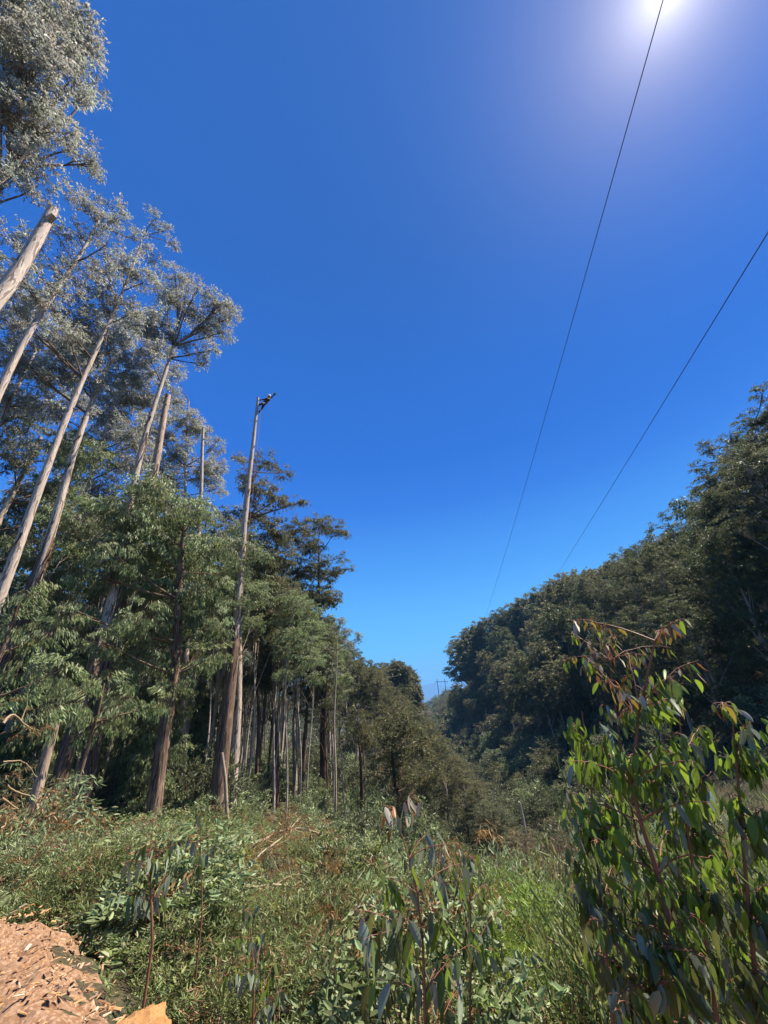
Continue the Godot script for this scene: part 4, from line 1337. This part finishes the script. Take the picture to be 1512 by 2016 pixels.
func make_power_line() -> void:
	var g := "wires crossing the sky"
	cable("power_cable", "left long black wire sweeping down the sky to the spur", P(1311, -20, 13), P(925, 1275, 300), 4.0, 0.020, 1.2, g)
	cable("power_cable", "middle black wire running from the right edge down to the ridge", P(1532, 425, 22), P(1060, 1185, 300), 0.6, 0.028, 1.0, g)
	cable("power_cable", "short stretch of wire between the skyline trees at far right", P(1560, 785, 30), P(1290, 1065, 300), 0.4, 0.030, 1.0, g)
	cable("power_cable", "thin wire sagging low across the shaded spur from the pylon", P(1010, 1338, 150), P(882, 1352, 398), 7.0, 0.05, 0.0, g)
	# wooden H frame of the line on the saddle
	var d := 400.0
	var base := on_ground(869, 1380, d)
	var root := thing("power_pylon", "two-legged wooden power pylon standing in the distant gap", "power pylon", base)
	var feet := [P(866, 1384, d) - base, P(880, 1380, d) - base]
	var heads := [P(860.3, 1337, d) - base, P(875.3, 1336.5, d) - base]
	for k in 2:
		var b := Build.new()
		feet[k].y = minf(feet[k].y, ground(feet[k].x + base.x, feet[k].z + base.z) - base.y - 1.0)
		b.tube(PackedVector3Array([feet[k], heads[k]]), PackedFloat32Array([0.36, 0.26]), 8, Color.WHITE, 0.0, true)
		part("pole", b.mesh(), M.pole, root)
	var arm := Build.new()
	arm.tube(PackedVector3Array([P(856, 1342.6, d) - base, P(881.5, 1341.6, d) - base]), PackedFloat32Array([0.22, 0.22]), 6, Color.WHITE)
	part("crossarm", arm.mesh(), M.pole, root)
	for px in [856.4, 868.6, 881.0]:
		var b2 := Build.new()
		var t := P(px, 1342.2, d) - base
		b2.tube(PackedVector3Array([t, t - Vector3(0, 1.2, 0), t - Vector3(0, 2.4, 0)]), PackedFloat32Array([0.09, 0.13, 0.09]), 6, Color.WHITE)
		part("insulator", b2.mesh(), M.insulator, root)

const SHRUB_SKY := [[-45, -9.3], [-36, -8.4], [-28, -7.5], [-22, -8.7], [-15, -10.5], [-10, -11.5], [-6, -12.5], [0, -13.3], [8, -14.3], [13, -14.5], [18, -14.5], [24, -13], [40, -12]]

func make_shrubs() -> void:
	var store := []
	for q in [["narrow_leaved_shrub", 1.4, 0.62, 150, "shrub", "shrub", 1.0, ""], ["narrow_leaved_shrub", 1.2, 0.66, 150, "broad", "pale", 1.1, "shrub"], ["narrow_leaved_shrub", 1.6, 0.6, 140, "reed", "shrub", 0.95, ""], ["narrow_leaved_shrub", 1.1, 0.66, 150, "shrub", "hanging", 1.15, "pale"],
			["narrow_leaved_shrub", 1.5, 0.58, 120, "broad", "hanging", 1.2, "shrub"], ["narrow_leaved_shrub", 1.0, 0.6, 120, "twiggy", "rust", 1.2, "shrub"],
			["scrub_bush", 3.0, 2.2, 120, "scrub", "deep", 1.0, ""], ["scrub_bush", 2.6, 2.4, 120, "scrub", "olive", 1.0, "deep"], ["scrub_bush", 3.0, 2.0, 120, "scrub", "hanging", 0.9, "deep"]]:
		store.append(kind_shrub(q[0], q[1], q[2], q[3], q[4], q[5], q[6], q[7]))
		store[-1].set_meta("look", ["narrow-leaved shrub", "small-leaved shrub", "upright reedy shrub", "grey-green spreading shrub", "broad-leaved green shrub", "brown twiggy shrub", "dark scrub bush", "olive scrub bush", "pale scrub bush"][store.size() - 1])
	var put := []
	for i in 5000:
		if put.size() >= 280:
			break
		var az := rnd(-46, 38)
		var d := sqrt(rnd(4.0 * 4.0, 24.0 * 24.0)) if rng.randf() < 0.5 else rnd(4.0, 11.0)
		var p := polar(az, d)
		if edge(p.x, p.z) > -0.95:
			continue
		var most := 1.6 + d * tan(deg_to_rad(table(SHRUB_SKY, az))) - p.y
		if az > -24.0 and az < -8.0 and d < 14.5:
			most = minf(most, 1.6 - d * tan(deg_to_rad(15.0)) - p.y)
		if az > 11.0 and az < 19.5 and d < 16.0:
			most = minf(most, 1.6 - d * tan(deg_to_rad(19.5)) - p.y)
		if az > 4.0 and az < 13.5 and d < 7.2:
			most = minf(most, 1.6 - d * tan(deg_to_rad(23.5)) - p.y)
		if d < 10.0 and not (az > 4.0 and az < 19.5):
			most += d * (0.014 if az > -24.0 and az < -8.0 else 0.042)
		if rng.randf() < 0.16 and not (az > -24.0 and az < -6.0 and d < 14.5) and not (az > 3.0 and az < 19.5):
			most += d * 0.042
		var tall := minf(rnd(1.1, 2.5), most * rnd(0.72, 1.08))
		var need := 0.80 + d * 0.040
		if absf(az + 7.0) < 1.6 and d < 7.0:               # the bare sandy patch
			continue
		if tall < 0.35 or put.any(func(o): return Vector2(o.x - p.x, o.z - p.z).length() < need):
			continue
		put.append(p)
		var kind: Node3D = store[[0, 0, 1, 1, 2, 2, 3, 3, 4, 0][rng.randi() % 10]]
		var s: float = tall / float(kind.get_meta("tall"))
		var wide := (0.80 + d * 0.042) * rnd(0.8, 1.2)
		var o := dup(kind, p - Vector3(0, 0.05, 0), rnd(0, TAU), Vector3(wide, s, wide), "", "narrow-leaved shrubs of the clearing")
		which(o, "%s %s" % ["tall" if tall > 1.2 else "low", kind.get_meta("look")], "shrubs")
	# scrub on the cleared strip under the wires and in the valley
	var far := []
	for i in 5000:
		if far.size() >= 280:
			break
		var d := rnd(24, 130) if rng.randf() < 0.7 else rnd(100, 395)
		var x := table(AXIS, d) + rnd(-9, 30)
		var p := Vector3(x, ground(x, -d), -d)
		if far.any(func(o): return Vector2(o.x - p.x, o.z - p.z).length() < 1.6 + d * 0.012):
			continue
		far.append(p)
		var kind: Node3D = store[6 + rng.randi() % 3]
		var s := rnd(0.6, 1.25) * (1.0 + maxf(0.0, d - 150.0) * 0.003)
		if d < 40.0:
			s *= 0.7
		var o := dup(kind, p - Vector3(0, 0.2, 0), rnd(0, TAU), Vector3(s, s, s) * Vector3(rnd(0.85, 1.15), 1, rnd(0.85, 1.15)), "", "scrub under the power line")
		which(o, "%s %s" % ["big" if s > 0.95 else "small", kind.get_meta("look")], "right")
	var under := []
	for i in 4000:
		if under.size() >= 130:
			break
		var az := rnd(-62, -4)
		var d := sqrt(rnd(19.0 * 19.0, 60.0 * 60.0))
		var p := polar(az, d)
		if under.any(func(o): return Vector2(o.x - p.x, o.z - p.z).length() < 1.7):
			continue
		under.append(p)
		var kind: Node3D = store[6 + [0, 2, 2][rng.randi() % 3]]
		var s := rnd(0.5, 1.1) * (0.7 if d < 26.0 else 1.0)
		kind.set_meta("called", "understorey_bush")
		var o := dup(kind, p - Vector3(0, 0.2, 0), rnd(0, TAU), Vector3(s, s * rnd(0.8, 1.5), s), "", "understorey of the left forest")
		which(o, "%s understorey bush" % ("big" if s > 0.75 else "small"), "left")
	for s in store:
		s.free()
	# single ones that stand out
	var hp := kind_shrub("cut_foliage_heap", 1.3, 1.35, 260, "hanging", "hanging", 0.62, "olive")
	add_child(hp)
	hp.position = on_ground(575, 1720, 15.6)
	hp.scale = Vector3(1.25, clampf((P(575, 1652, 15.6).y - hp.position.y) / 1.3, 0.5, 2.0), 0.9)
	tag(hp, "heap of cut leafy branches under the arching pale branch", "branch heap")
	var hl := kind_shrub("cut_foliage_heap", 1.5, 1.3, 240, "dead", "hanging", 1.25, "litter")
	add_child(hl)
	hl.name = "cut_foliage_heap_002"
	hl.position = on_ground(5, 1660, 12.6)
	hl.scale = Vector3(1.25, clampf((P(5, 1545, 12.6).y - hl.position.y) / 1.5, 0.6, 2.0), 1.1)
	tag(hl, "heap of felled branches and leaves at the left edge with bare sticks", "branch heap")
	var hq := kind_shrub("cut_foliage_heap", 1.0, 0.9, 120, "dead", "litter", 1.0, "hanging")
	add_child(hq)
	hq.name = "cut_foliage_heap_001"
	hq.position = on_ground(462, 1740, 13.8)
	hq.scale = Vector3(1.0, clampf((P(462, 1718, 13.8).y - hq.position.y) / 1.0, 0.4, 2.0), 0.8)
	tag(hq, "brown withered heap at the left end of the arching branch", "branch heap")
	var b1 := kind_shrub("dry_bush", 2.2, 1.35, 620, "twiggy", "rust", 1.15, "")
	add_child(b1)
	b1.position = on_ground(1085, 1790, 15.0)
	b1.scale = Vector3(1.15, maxf(0.5, (P(1090, 1668, 15.0).y - b1.position.y) / 2.2), 1.15)
	tag(b1, "brown half-dry bush at the edge of the valley", "bush")
	var b2 := kind_shrub("bright_bush", 1.5, 0.85, 300, "reed", "fresh", 0.8, "")
	add_child(b2)
	b2.position = on_ground(1045, 1950, 6.4)
	b2.scale = Vector3(1.05, maxf(0.4, (P(1040, 1790, 6.4).y - b2.position.y) / 1.5), 1.05)
	tag(b2, "bright yellow-green bush left of the big sapling", "bush")
	var b3 := kind_shrub("yellow_flowering_stem", 0.5, 0.10, 10, "shrub", "yellow", 0.5, "")
	add_child(b3)
	b3.position = P(486, 1775, 8.0)
	tag(b3, "small tuft of yellow leaves by the fallen pale stick", "plant")

func make_saplings() -> void:
	for i in 14:
		blades.append(leaf_blade(rnd(0.9, 1.2), rnd(0.28, 0.43), rnd(-0.25, 0.45), rnd(-0.22, 0.22)))
	var old := ["blade_green", "blade_green", "blade_green", "blade_dark", "blade_dark", "blade_grey"]
	var young := ["blade_orange", "blade_yellow", "blade_olive", "blade_pale", "blade_green", "blade_yellow"]
	var low := ["blade_olive", "blade_dark", "blade_olive", "blade_green", "blade_grey"]
	var A := []
	for q in [[1118, 1222, 1], [1150, 1290, 1], [1335, 1222, 1], [1300, 1240, 1], [1375, 1300, 1], [1235, 1285, 1], [1190, 1340, 1], [1330, 1330, 0], [1280, 1330, 1], [1180, 1420, 0], [1125, 1498, 0], [1165, 1450, 0], [1135, 1580, 0], [1145, 1660, 0], [1190, 1720, 2], [1195, 1800, 2], [1225, 1400, 0], [1250, 1480, 0], [1290, 1540, 0], [1335, 1440, 0], [1370, 1500, 0], [1340, 1600, 0], [1400, 1580, 0], [1230, 1640, 0], [1300, 1690, 2], [1400, 1690, 0], [1250, 1820, 2], [1370, 1800, 2]]:
		A.append([q[0], q[1], rnd(-0.3, 0.4), [old, young, low][q[2]]])
	sapling("big sapling with backlit green leaves and orange tips at right", 2.35, [[1400, 2060], [1372, 1960], [1330, 1860], [1295, 1720], [1262, 1620], [1243, 1545], [1258, 1400], [1290, 1262]], 0.016, A, 9, 0.083, old, 16)
	var B := []
	for q in [[1425, 1390, 1], [1480, 1420, 0], [1500, 1500, 0], [1455, 1480, 0], [1505, 1590, 0], [1440, 1560, 0], [1490, 1660, 0], [1420, 1640, 0], [1508, 1740, 0], [1445, 1730, 0], [1500, 1830, 2], [1430, 1830, 2], [1490, 1910, 2], [1440, 1950, 2]]:
		B.append([q[0], q[1], rnd(-0.3, 0.3), [old, young, low][q[2]]])
	sapling("leafy sapling cut by the right edge behind the big one", 2.75, [[1500, 2090], [1490, 1950], [1475, 1800], [1462, 1650], [1450, 1500], [1440, 1400]], 0.013, B, 17, 0.085, old, 16)
	var G := []
	for q in [[1122, 1420, 0], [1150, 1520, 0], [1118, 1560, 0], [1160, 1600, 0], [1190, 1480, 0], [1205, 1560, 0], [1130, 1690, 2], [1175, 1660, 0], [1210, 1700, 2], [1150, 1760, 2], [1210, 1790, 2], [1180, 1850, 2], [1140, 1620, 0], [1215, 1630, 0]]:
		G.append([q[0], q[1], rnd(-0.2, 0.3), [old, young, low][q[2]]])
	sapling("slim sapling left of the big one with leaves hanging in rows", 2.5, [[1215, 2090], [1200, 1950], [1185, 1800], [1172, 1650], [1160, 1500], [1145, 1400]], 0.010, G, 17, 0.08, old, 16)
	var H := []
	for q in [[1290, 1390, 0], [1320, 1480, 0], [1290, 1470, 0], [1350, 1540, 0], [1380, 1430, 0], [1320, 1380, 1], [1400, 1520, 0], [1360, 1650, 0], [1310, 1620, 0], [1390, 1640, 0], [1340, 1740, 0], [1410, 1750, 2], [1290, 1760, 2], [1380, 1850, 2], [1310, 1820, 2]]:
		H.append([q[0], q[1], rnd(-0.2, 0.3), [old, young, low][q[2]]])
	sapling("bright green sapling between the big one and the right edge", 2.6, [[1420, 2090], [1405, 1950], [1380, 1800], [1355, 1650], [1345, 1500], [1335, 1380]], 0.011, H, 18, 0.083, old, 18)
	var K := []
	for q in [[1125, 1245], [1160, 1215], [1205, 1250], [1150, 1320], [1235, 1320], [1270, 1290], [1190, 1385], [1250, 1385], [1320, 1275], [1345, 1345], [1110, 1300]]:
		K.append([q[0], q[1], rnd(-0.25, 0.3), young])
	sapling("thin sapling with rusty young leaves rising above the big one", 2.7, [[1330, 2090], [1300, 1900], [1265, 1700], [1235, 1550], [1215, 1420], [1200, 1300]], 0.009, K, 8, 0.085, young)
	var C := []
	for q in [[1180, 1880, 0], [1230, 1930, 0], [1290, 1900, 0], [1340, 1930, 0], [1210, 1990, 0], [1400, 1890, 0], [1390, 1990, 0], [1290, 2000, 0], [1160, 1810, 0], [1320, 1860, 0]]:
		C.append([q[0], q[1], rnd(-0.3, 0.3), low])
	sapling("low dark-leaved sapling at the bottom right under the big one", 2.2, [[1290, 2150], [1285, 2050], [1280, 1950], [1270, 1870]], 0.011, C, 16, 0.085, low, 16)
	var mid := ["blade_dark", "blade_grey", "blade_olive", "blade_dark", "blade_green", "blade_grey"]
	var D := []
	for q in [[752, 1582, 1], [815, 1560, 1], [905, 1660, 1], [842, 1640, 0], [760, 1728, 0], [905, 1700, 0], [770, 1790, 0], [715, 1850, 0], [870, 1780, 0], [930, 1860, 0], [795, 1830, 0], [880, 1880, 0], [740, 1930, 0], [900, 1950, 0], [830, 1960, 0], [690, 1790, 0]]:
		D.append([q[0], q[1], rnd(-0.2, 0.2), [mid, ["blade_orange", "blade_pale", "blade_grey"]][q[2]]])
	sapling("grey-leaved sapling with reddish tips at the bottom centre", 2.6, [[838, 2080], [836, 1960], [832, 1850], [822, 1760], [805, 1690], [790, 1640]], 0.010, D, 7, 0.115, mid, 4)
	var E := []
	for q in [[238, 1700, 0], [262, 1740, 0], [300, 1690, 0], [330, 1720, 0], [285, 1660, 0], [240, 1760, 0], [350, 1660, 0], [310, 1760, 0]]:
		E.append([q[0], q[1], rnd(-0.3, 0.3), ["blade_grey", "blade_grey", "blade_dark"]])
	sapling("pale grey-leaved sapling among the shrubs at lower left", 4.6, [[300, 1860], [298, 1780], [290, 1700], [300, 1640]], 0.012, E, 6, 0.13, ["blade_grey"])
	var R := []
	for q in [[885, 1700, 0], [930, 1690, 0], [960, 1740, 0], [905, 1760, 0], [985, 1790, 0], [930, 1830, 0], [880, 1840, 0], [970, 1870, 0]]:
		R.append([q[0], q[1], rnd(-0.3, 0.3), mid])
	sapling("sapling with small grey-green leaves right of the centre one", 3.6, [[925, 2000], [928, 1880], [926, 1780], [915, 1690]], 0.010, R, 9, 0.085, mid, 10)
	var S := []
	for q in [[480, 1800, 0], [520, 1830, 0], [450, 1850, 0], [540, 1890, 0], [500, 1910, 0], [440, 1920, 0], [560, 1950, 0]]:
		S.append([q[0], q[1], rnd(-0.3, 0.3), mid])
	sapling("low leafy sapling between the lower-left and the centre ones", 4.0, [[498, 2010], [500, 1930], [495, 1850], [490, 1790]], 0.010, S, 9, 0.085, mid, 12)
	var F := []
	for q in [[395, 1600, 0], [370, 1650, 0], [420, 1660, 0], [375, 1720, 0]]:
		F.append([q[0], q[1], rnd(-0.3, 0.3), ["blade_grey", "blade_dark"]])
	sapling("small grey-leaved sapling in front of the climber's trunk foot", 5.2, [[398, 1800], [396, 1700], [394, 1610]], 0.009, F, 5, 0.12, ["blade_grey"])

func make_litter() -> void:
	# cut branches
	stick("fallen_branch", "long pale cut branch arching over the shrubs", "branch", [P(438, 1725, 13.0), P(490, 1672, 13.5), P(560, 1634, 14.0), P(610, 1636, 14.0), P(665, 1660, 14.2)], 0.045, 0.014, "stick_pale", 24, "", "litter")
	stick("fallen_branch", "shorter cut branch propped under the arching one", "branch", [P(480, 1732, 12.5), P(505, 1690, 12.8), P(560, 1645, 13.6), P(588, 1612, 14.2)], 0.035, 0.010, "stick_pale", 16, "", "litter")
	stick("fallen_branch", "pale bare stick lying level by the yellow tuft", "branch", [P(475, 1749, 8.4), P(545, 1742, 8.6), P(575, 1748, 8.6), P(615, 1770, 8.4)], 0.022, 0.008, "stick_pale", 8, "", "litter")
	stick("fallen_branch", "thin curved stick rising from the level pale one", "branch", [P(540, 1745, 8.6), P(570, 1725, 8.7), P(595, 1722, 8.8)], 0.010, 0.004, "cut_stick")
	stick("fallen_branch", "bundle of broken orange twigs in the shrubs below the level stick", "branch", [P(490, 1795, 7.2), P(515, 1785, 7.3), P(535, 1798, 7.3)], 0.012, 0.005, "cut_stick", 7, "", "litter")
	stick("fallen_branch", "tangle of orange dead twigs left of the centre sapling", "branch", [P(640, 1825, 6.4), P(665, 1800, 6.5), P(690, 1835, 6.4)], 0.014, 0.006, "cut_stick", 14, "", "litter")
	stick("fallen_branch", "bleached forked stick left of the centre sapling's stem", "branch", [P(700, 1790, 5.6), P(725, 1783, 5.6), P(760, 1795, 5.6)], 0.016, 0.007, "cut_stick", 3)
	stick("fallen_branch", "pale crooked branch with brown twigs right of the centre sapling", "branch", [P(848, 1788, 4.6), P(880, 1770, 4.7), P(905, 1775, 4.8), P(935, 1805, 4.8)], 0.014, 0.005, "cut_stick", 10, "", "litter")
	stick("fallen_branch", "white stick lying low left of the centre sapling", "branch", [P(690, 1845, 5.0), P(740, 1835, 5.0), P(790, 1825, 5.0)], 0.010, 0.006, "cut_stick")
	stick("fallen_branch", "curved bare branch at the left edge under the young tree", "branch", [P(5, 1500, 12.0), P(45, 1500, 12.3), P(72, 1530, 12.6)], 0.016, 0.009, "cut_stick", 0)
	stick("fallen_branch", "broken limb with pale end at the left edge", "branch", [P(12, 1545, 11.0), P(25, 1556, 11.2), P(60, 1567, 11.4)], 0.022, 0.012, "cut_stick", 1)
	stick("fallen_branch", "lowest straight broken stick at the left edge", "branch", [P(4, 1572, 10.5), P(36, 1594, 10.8)], 0.02, 0.013, "cut_stick", 1)
	stick("fallen_branch", "reddish sawn limb leaning between two trunk feet at left", "branch", [P(70, 1575, 15.0), P(84, 1640, 14.6)], 0.04, 0.025, "cut_stick")
	stick("fallen_branch", "pale split limb leaning right between the trunk feet at left", "branch", [P(95, 1563, 15.4), P(78, 1612, 15.0)], 0.045, 0.025, "cut_stick")
	stick("fallen_branch", "broken bright branch end among leaves at the left edge", "branch", [P(5, 1425, 12.0), P(25, 1408, 12.2), P(55, 1432, 12.4)], 0.03, 0.015, "cut_stick", 4, "", "litter")
	stick("fallen_branch", "pale log piece lying before the thick brown trunk's foot", "branch", [P(22, 1642, 12.0), P(60, 1622, 12.4), P(78, 1625, 12.5)], 0.03, 0.018, "cut_stick", 3)
	stick("fallen_branch", "forked stick on the ground right of the dark trunk foot", "branch", [P(106, 1612, 14.0), P(126, 1626, 13.8)], 0.02, 0.014, "cut_stick", 3)
	# stones
	var rk := part("clay_boulder", lump(Vector3(0.19, 0.13, 0.16), 0.34, 3.0, 28, 40), M.stone, self)
	rk.position = on_ground(272, 2012, 3.75) + Vector3(0, 0.02, 0)
	rk.rotation = Vector3(0.1, 0.5, 0.08)
	tag(rk, "orange clay boulder at the bottom edge, lower left", "boulder")
	var rk2 := part("stone", lump(Vector3(0.17, 0.10, 0.13), 0.3, 9.0, 20, 28), M.grey_stone, self)
	rk2.position = on_ground(655, 1945, 5.3) + Vector3(0, 0.08, 0)
	tag(rk2, "rounded grey-brown stone on the sandy patch", "stone")
	var rk3 := part("stone", lump(Vector3(0.14, 0.06, 0.10), 0.3, 14.0, 20, 28), M.grey_stone, self)
	rk3.position = on_ground(683, 1925, 5.7) + Vector3(0, 0.06, 0)
	tag(rk3, "flat pinkish stone just behind the rounded one", "stone")
	# sandy patch
	var pt := Build.new()
	var c := on_ground(668, 1990, 4.9)
	for j in 9:
		for k in 25:
			var a := TAU * k / 24
			var r := j / 8.0 * (0.75 + 0.25 * lumps.get_noise_2d((k % 24) * 30.0, 3.0))
			var x := c.x + cos(a) * r * 0.55
			var z := c.z + sin(a) * r * 1.3
			pt.vert(Vector3(x, ground(x, z) + lumps.get_noise_2d(x * 9.0, z * 9.0) * 0.13 + 0.05 - 0.09 * r, z), Vector3.UP, Color.WHITE, Vector2(x, z))
	for j in 8:
		for k in 24:
			var a2 := j * 25 + k
			pt.idx.append_array(PackedInt32Array([a2, a2 + 1, a2 + 25, a2 + 1, a2 + 26, a2 + 25]))
	pt.n.clear()
	tag(part("sand_path", pt.mesh(), M.sand, self), "small bare sandy patch between the shrubs at the bottom", "path", "", "structure")
	# wood chips strewn over the bank
	var chip := Build.new()
	var pts := [Vector3(-0.5, 0, -0.2), Vector3(0.4, 0, -0.25), Vector3(0.5, 0, 0.15), Vector3(-0.35, 0, 0.22), Vector3(-0.4, 0.16, -0.1), Vector3(0.35, 0.13, -0.12), Vector3(0.4, 0.15, 0.1), Vector3(-0.3, 0.12, 0.14)]
	for q in [[4, 6, 5], [4, 7, 6], [0, 5, 1], [0, 4, 5], [1, 6, 2], [1, 5, 6], [2, 7, 3], [2, 6, 7], [3, 4, 0], [3, 7, 4]]:
		for k in q:
			chip.v.push_back(pts[k])
	scatter("wood_chips", "wood chips and bark scraps strewn on the orange earth", chip.mesh(), 9000, func():
		var x := rnd(-7.0, 0.5)
		var z := rnd(-7.4, -1.4)
		if edge(x, z) < -0.2 + rnd(-0.3, 0.2):
			return null
		var y := ground(x, z) + lumps.get_noise_2d(x * 9.0, z * 9.0) * minf(0.35, Vector2(x, z).length() * 0.03) + 0.09 + 0.05 * lumps.get_noise_2d(x * 60.0, z * 60.0)
		var s := rnd(0.02, 0.075)
		return Transform3D((Basis(Vector3.UP, rnd(0, TAU)) * Basis(Vector3.RIGHT, rnd(-0.5, 0.5)) * Basis(Vector3(0, 0, 1), rnd(-0.4, 0.4))).scaled_local(Vector3(s, s * 0.5, s * rnd(0.4, 0.9))), Vector3(x, y, z)), [Color(0.36, 0.22, 0.13), Color(0.26, 0.13, 0.065), Color(0.46, 0.33, 0.23), Color(0.15, 0.08, 0.05), Color(0.30, 0.17, 0.08), Color(0.40, 0.24, 0.11)])
	var greens := [Color(0.085, 0.11, 0.05), Color(0.12, 0.14, 0.065), Color(0.15, 0.15, 0.075), Color(0.13, 0.10, 0.06)]
	cover("forest_undergrowth", "dark leafy undergrowth on the ground of the left forest", 8000, greens, func():
		var p := polar(rnd(-66, 0), sqrt(rnd(18.0 * 18.0, 170.0 * 170.0)) if rng.randf() < 0.6 else rnd(120, 420))
		return p if p.x < table(AXIS, -p.z) - 3.0 else null, 0.8, 2.2)
	cover("hillside_undergrowth", "dark leafy undergrowth on the right hillside and valley sides", 5600, greens, func():
		var p := polar(rnd(0, 72), sqrt(rnd(26.0 * 26.0, 260.0 * 260.0)))
		return p if p.x > table(AXIS, -p.z) - 8.0 else null, 0.9, 2.4)
	# low leafy growth between the shrubs
	var tuft := Build.new()
	for i in 26:
		var dv := (ball() * 0.8 + Vector3(0, 0.75, 0)).normalized()
		var side := dv.cross(ball()).normalized() * rnd(0.004, 0.010)
		var from := Vector3(rnd(-0.12, 0.12), rnd(0, 0.12), rnd(-0.12, 0.12))
		var l := rnd(0.07, 0.22)
		tuft.v.append_array(PackedVector3Array([from, from + dv * l * 0.5 + side, from + dv * l, from, from + dv * l, from + dv * l * 0.5 - side]))
	scatter("undergrowth", "low green weeds and seedlings between the shrubs", tuft.mesh(), 3600, func():
		var d := sqrt(rnd(3.0 * 3.0, 34.0 * 34.0)) if rng.randf() < 0.45 else rnd(3.2, 14.0)
		var p := polar(rnd(-50, 42), d)
		if edge(p.x, p.z) > -0.25 - rnd(0, 0.5) or (absf(p.x - c.x) < 0.4 and absf(p.z - c.z) < 1.0 and rng.randf() < 0.9):
			return null
		return Transform3D(Basis(Vector3.UP, rnd(0, TAU)).scaled_local(Vector3.ONE * rnd(0.35, 0.8) * clampf(d / 6.0, 0.6, 2.6)), p + Vector3(0, lumps.get_noise_2d(p.x * 9.0, p.z * 9.0) * minf(0.35, d * 0.03), 0)), [Color(0.07, 0.10, 0.04), Color(0.12, 0.15, 0.07), Color(0.10, 0.12, 0.05), Color(0.17, 0.15, 0.08), Color(0.20, 0.14, 0.08)])

func cover(called: String, label: String, count: int, pal: Array, where: Callable, lo: float, hi: float) -> void:
	var b := Build.new()
	b.v = (springs["scrub"][0][0] as PackedVector3Array).duplicate()
	b.v.append_array(Transform3D(Basis(Vector3.UP, 2.2), Vector3(0, 0.1, 0)) * (springs["scrub"][1][0] as PackedVector3Array))
	b.v.append_array(Transform3D(Basis(Vector3.UP, 4.3), Vector3(0, 0.2, 0)) * (springs["scrub"][2][0] as PackedVector3Array))
	scatter(called, label, b.mesh(), count, func():
		var p = where.call()
		if p == null:
			return null
		return Transform3D(Basis(Vector3.UP, rnd(0, TAU)).scaled_local(Vector3.ONE * rnd(lo, hi) * clampf(p.length() / 55.0, 0.38, 1.0) * (1.0 + maxf(0.0, p.length() - 90.0) / 70.0)), p), pal)

func scatter(called: String, label: String, mesh: Mesh, count: int, where: Callable, cols: Array) -> void:
	var list := []
	for i in count:
		var t = where.call()
		if t != null:
			list.append(t)
	var mm := MultiMesh.new()
	mm.transform_format = MultiMesh.TRANSFORM_3D
	mm.use_colors = true
	mm.mesh = mesh
	mm.instance_count = list.size()
	for i in list.size():
		mm.set_instance_transform(i, list[i])
		mm.set_instance_color(i, (cols[rng.randi() % cols.size()] as Color) * rnd(0.75, 1.2))
	var o := MultiMeshInstance3D.new()
	o.name = numbered(called)
	o.multimesh = mm
	o.material_override = M.chip if called == "wood_chips" else M.leaf_fine
	add_child(o)
	tag(o, label, "ground cover", "", "stuff")
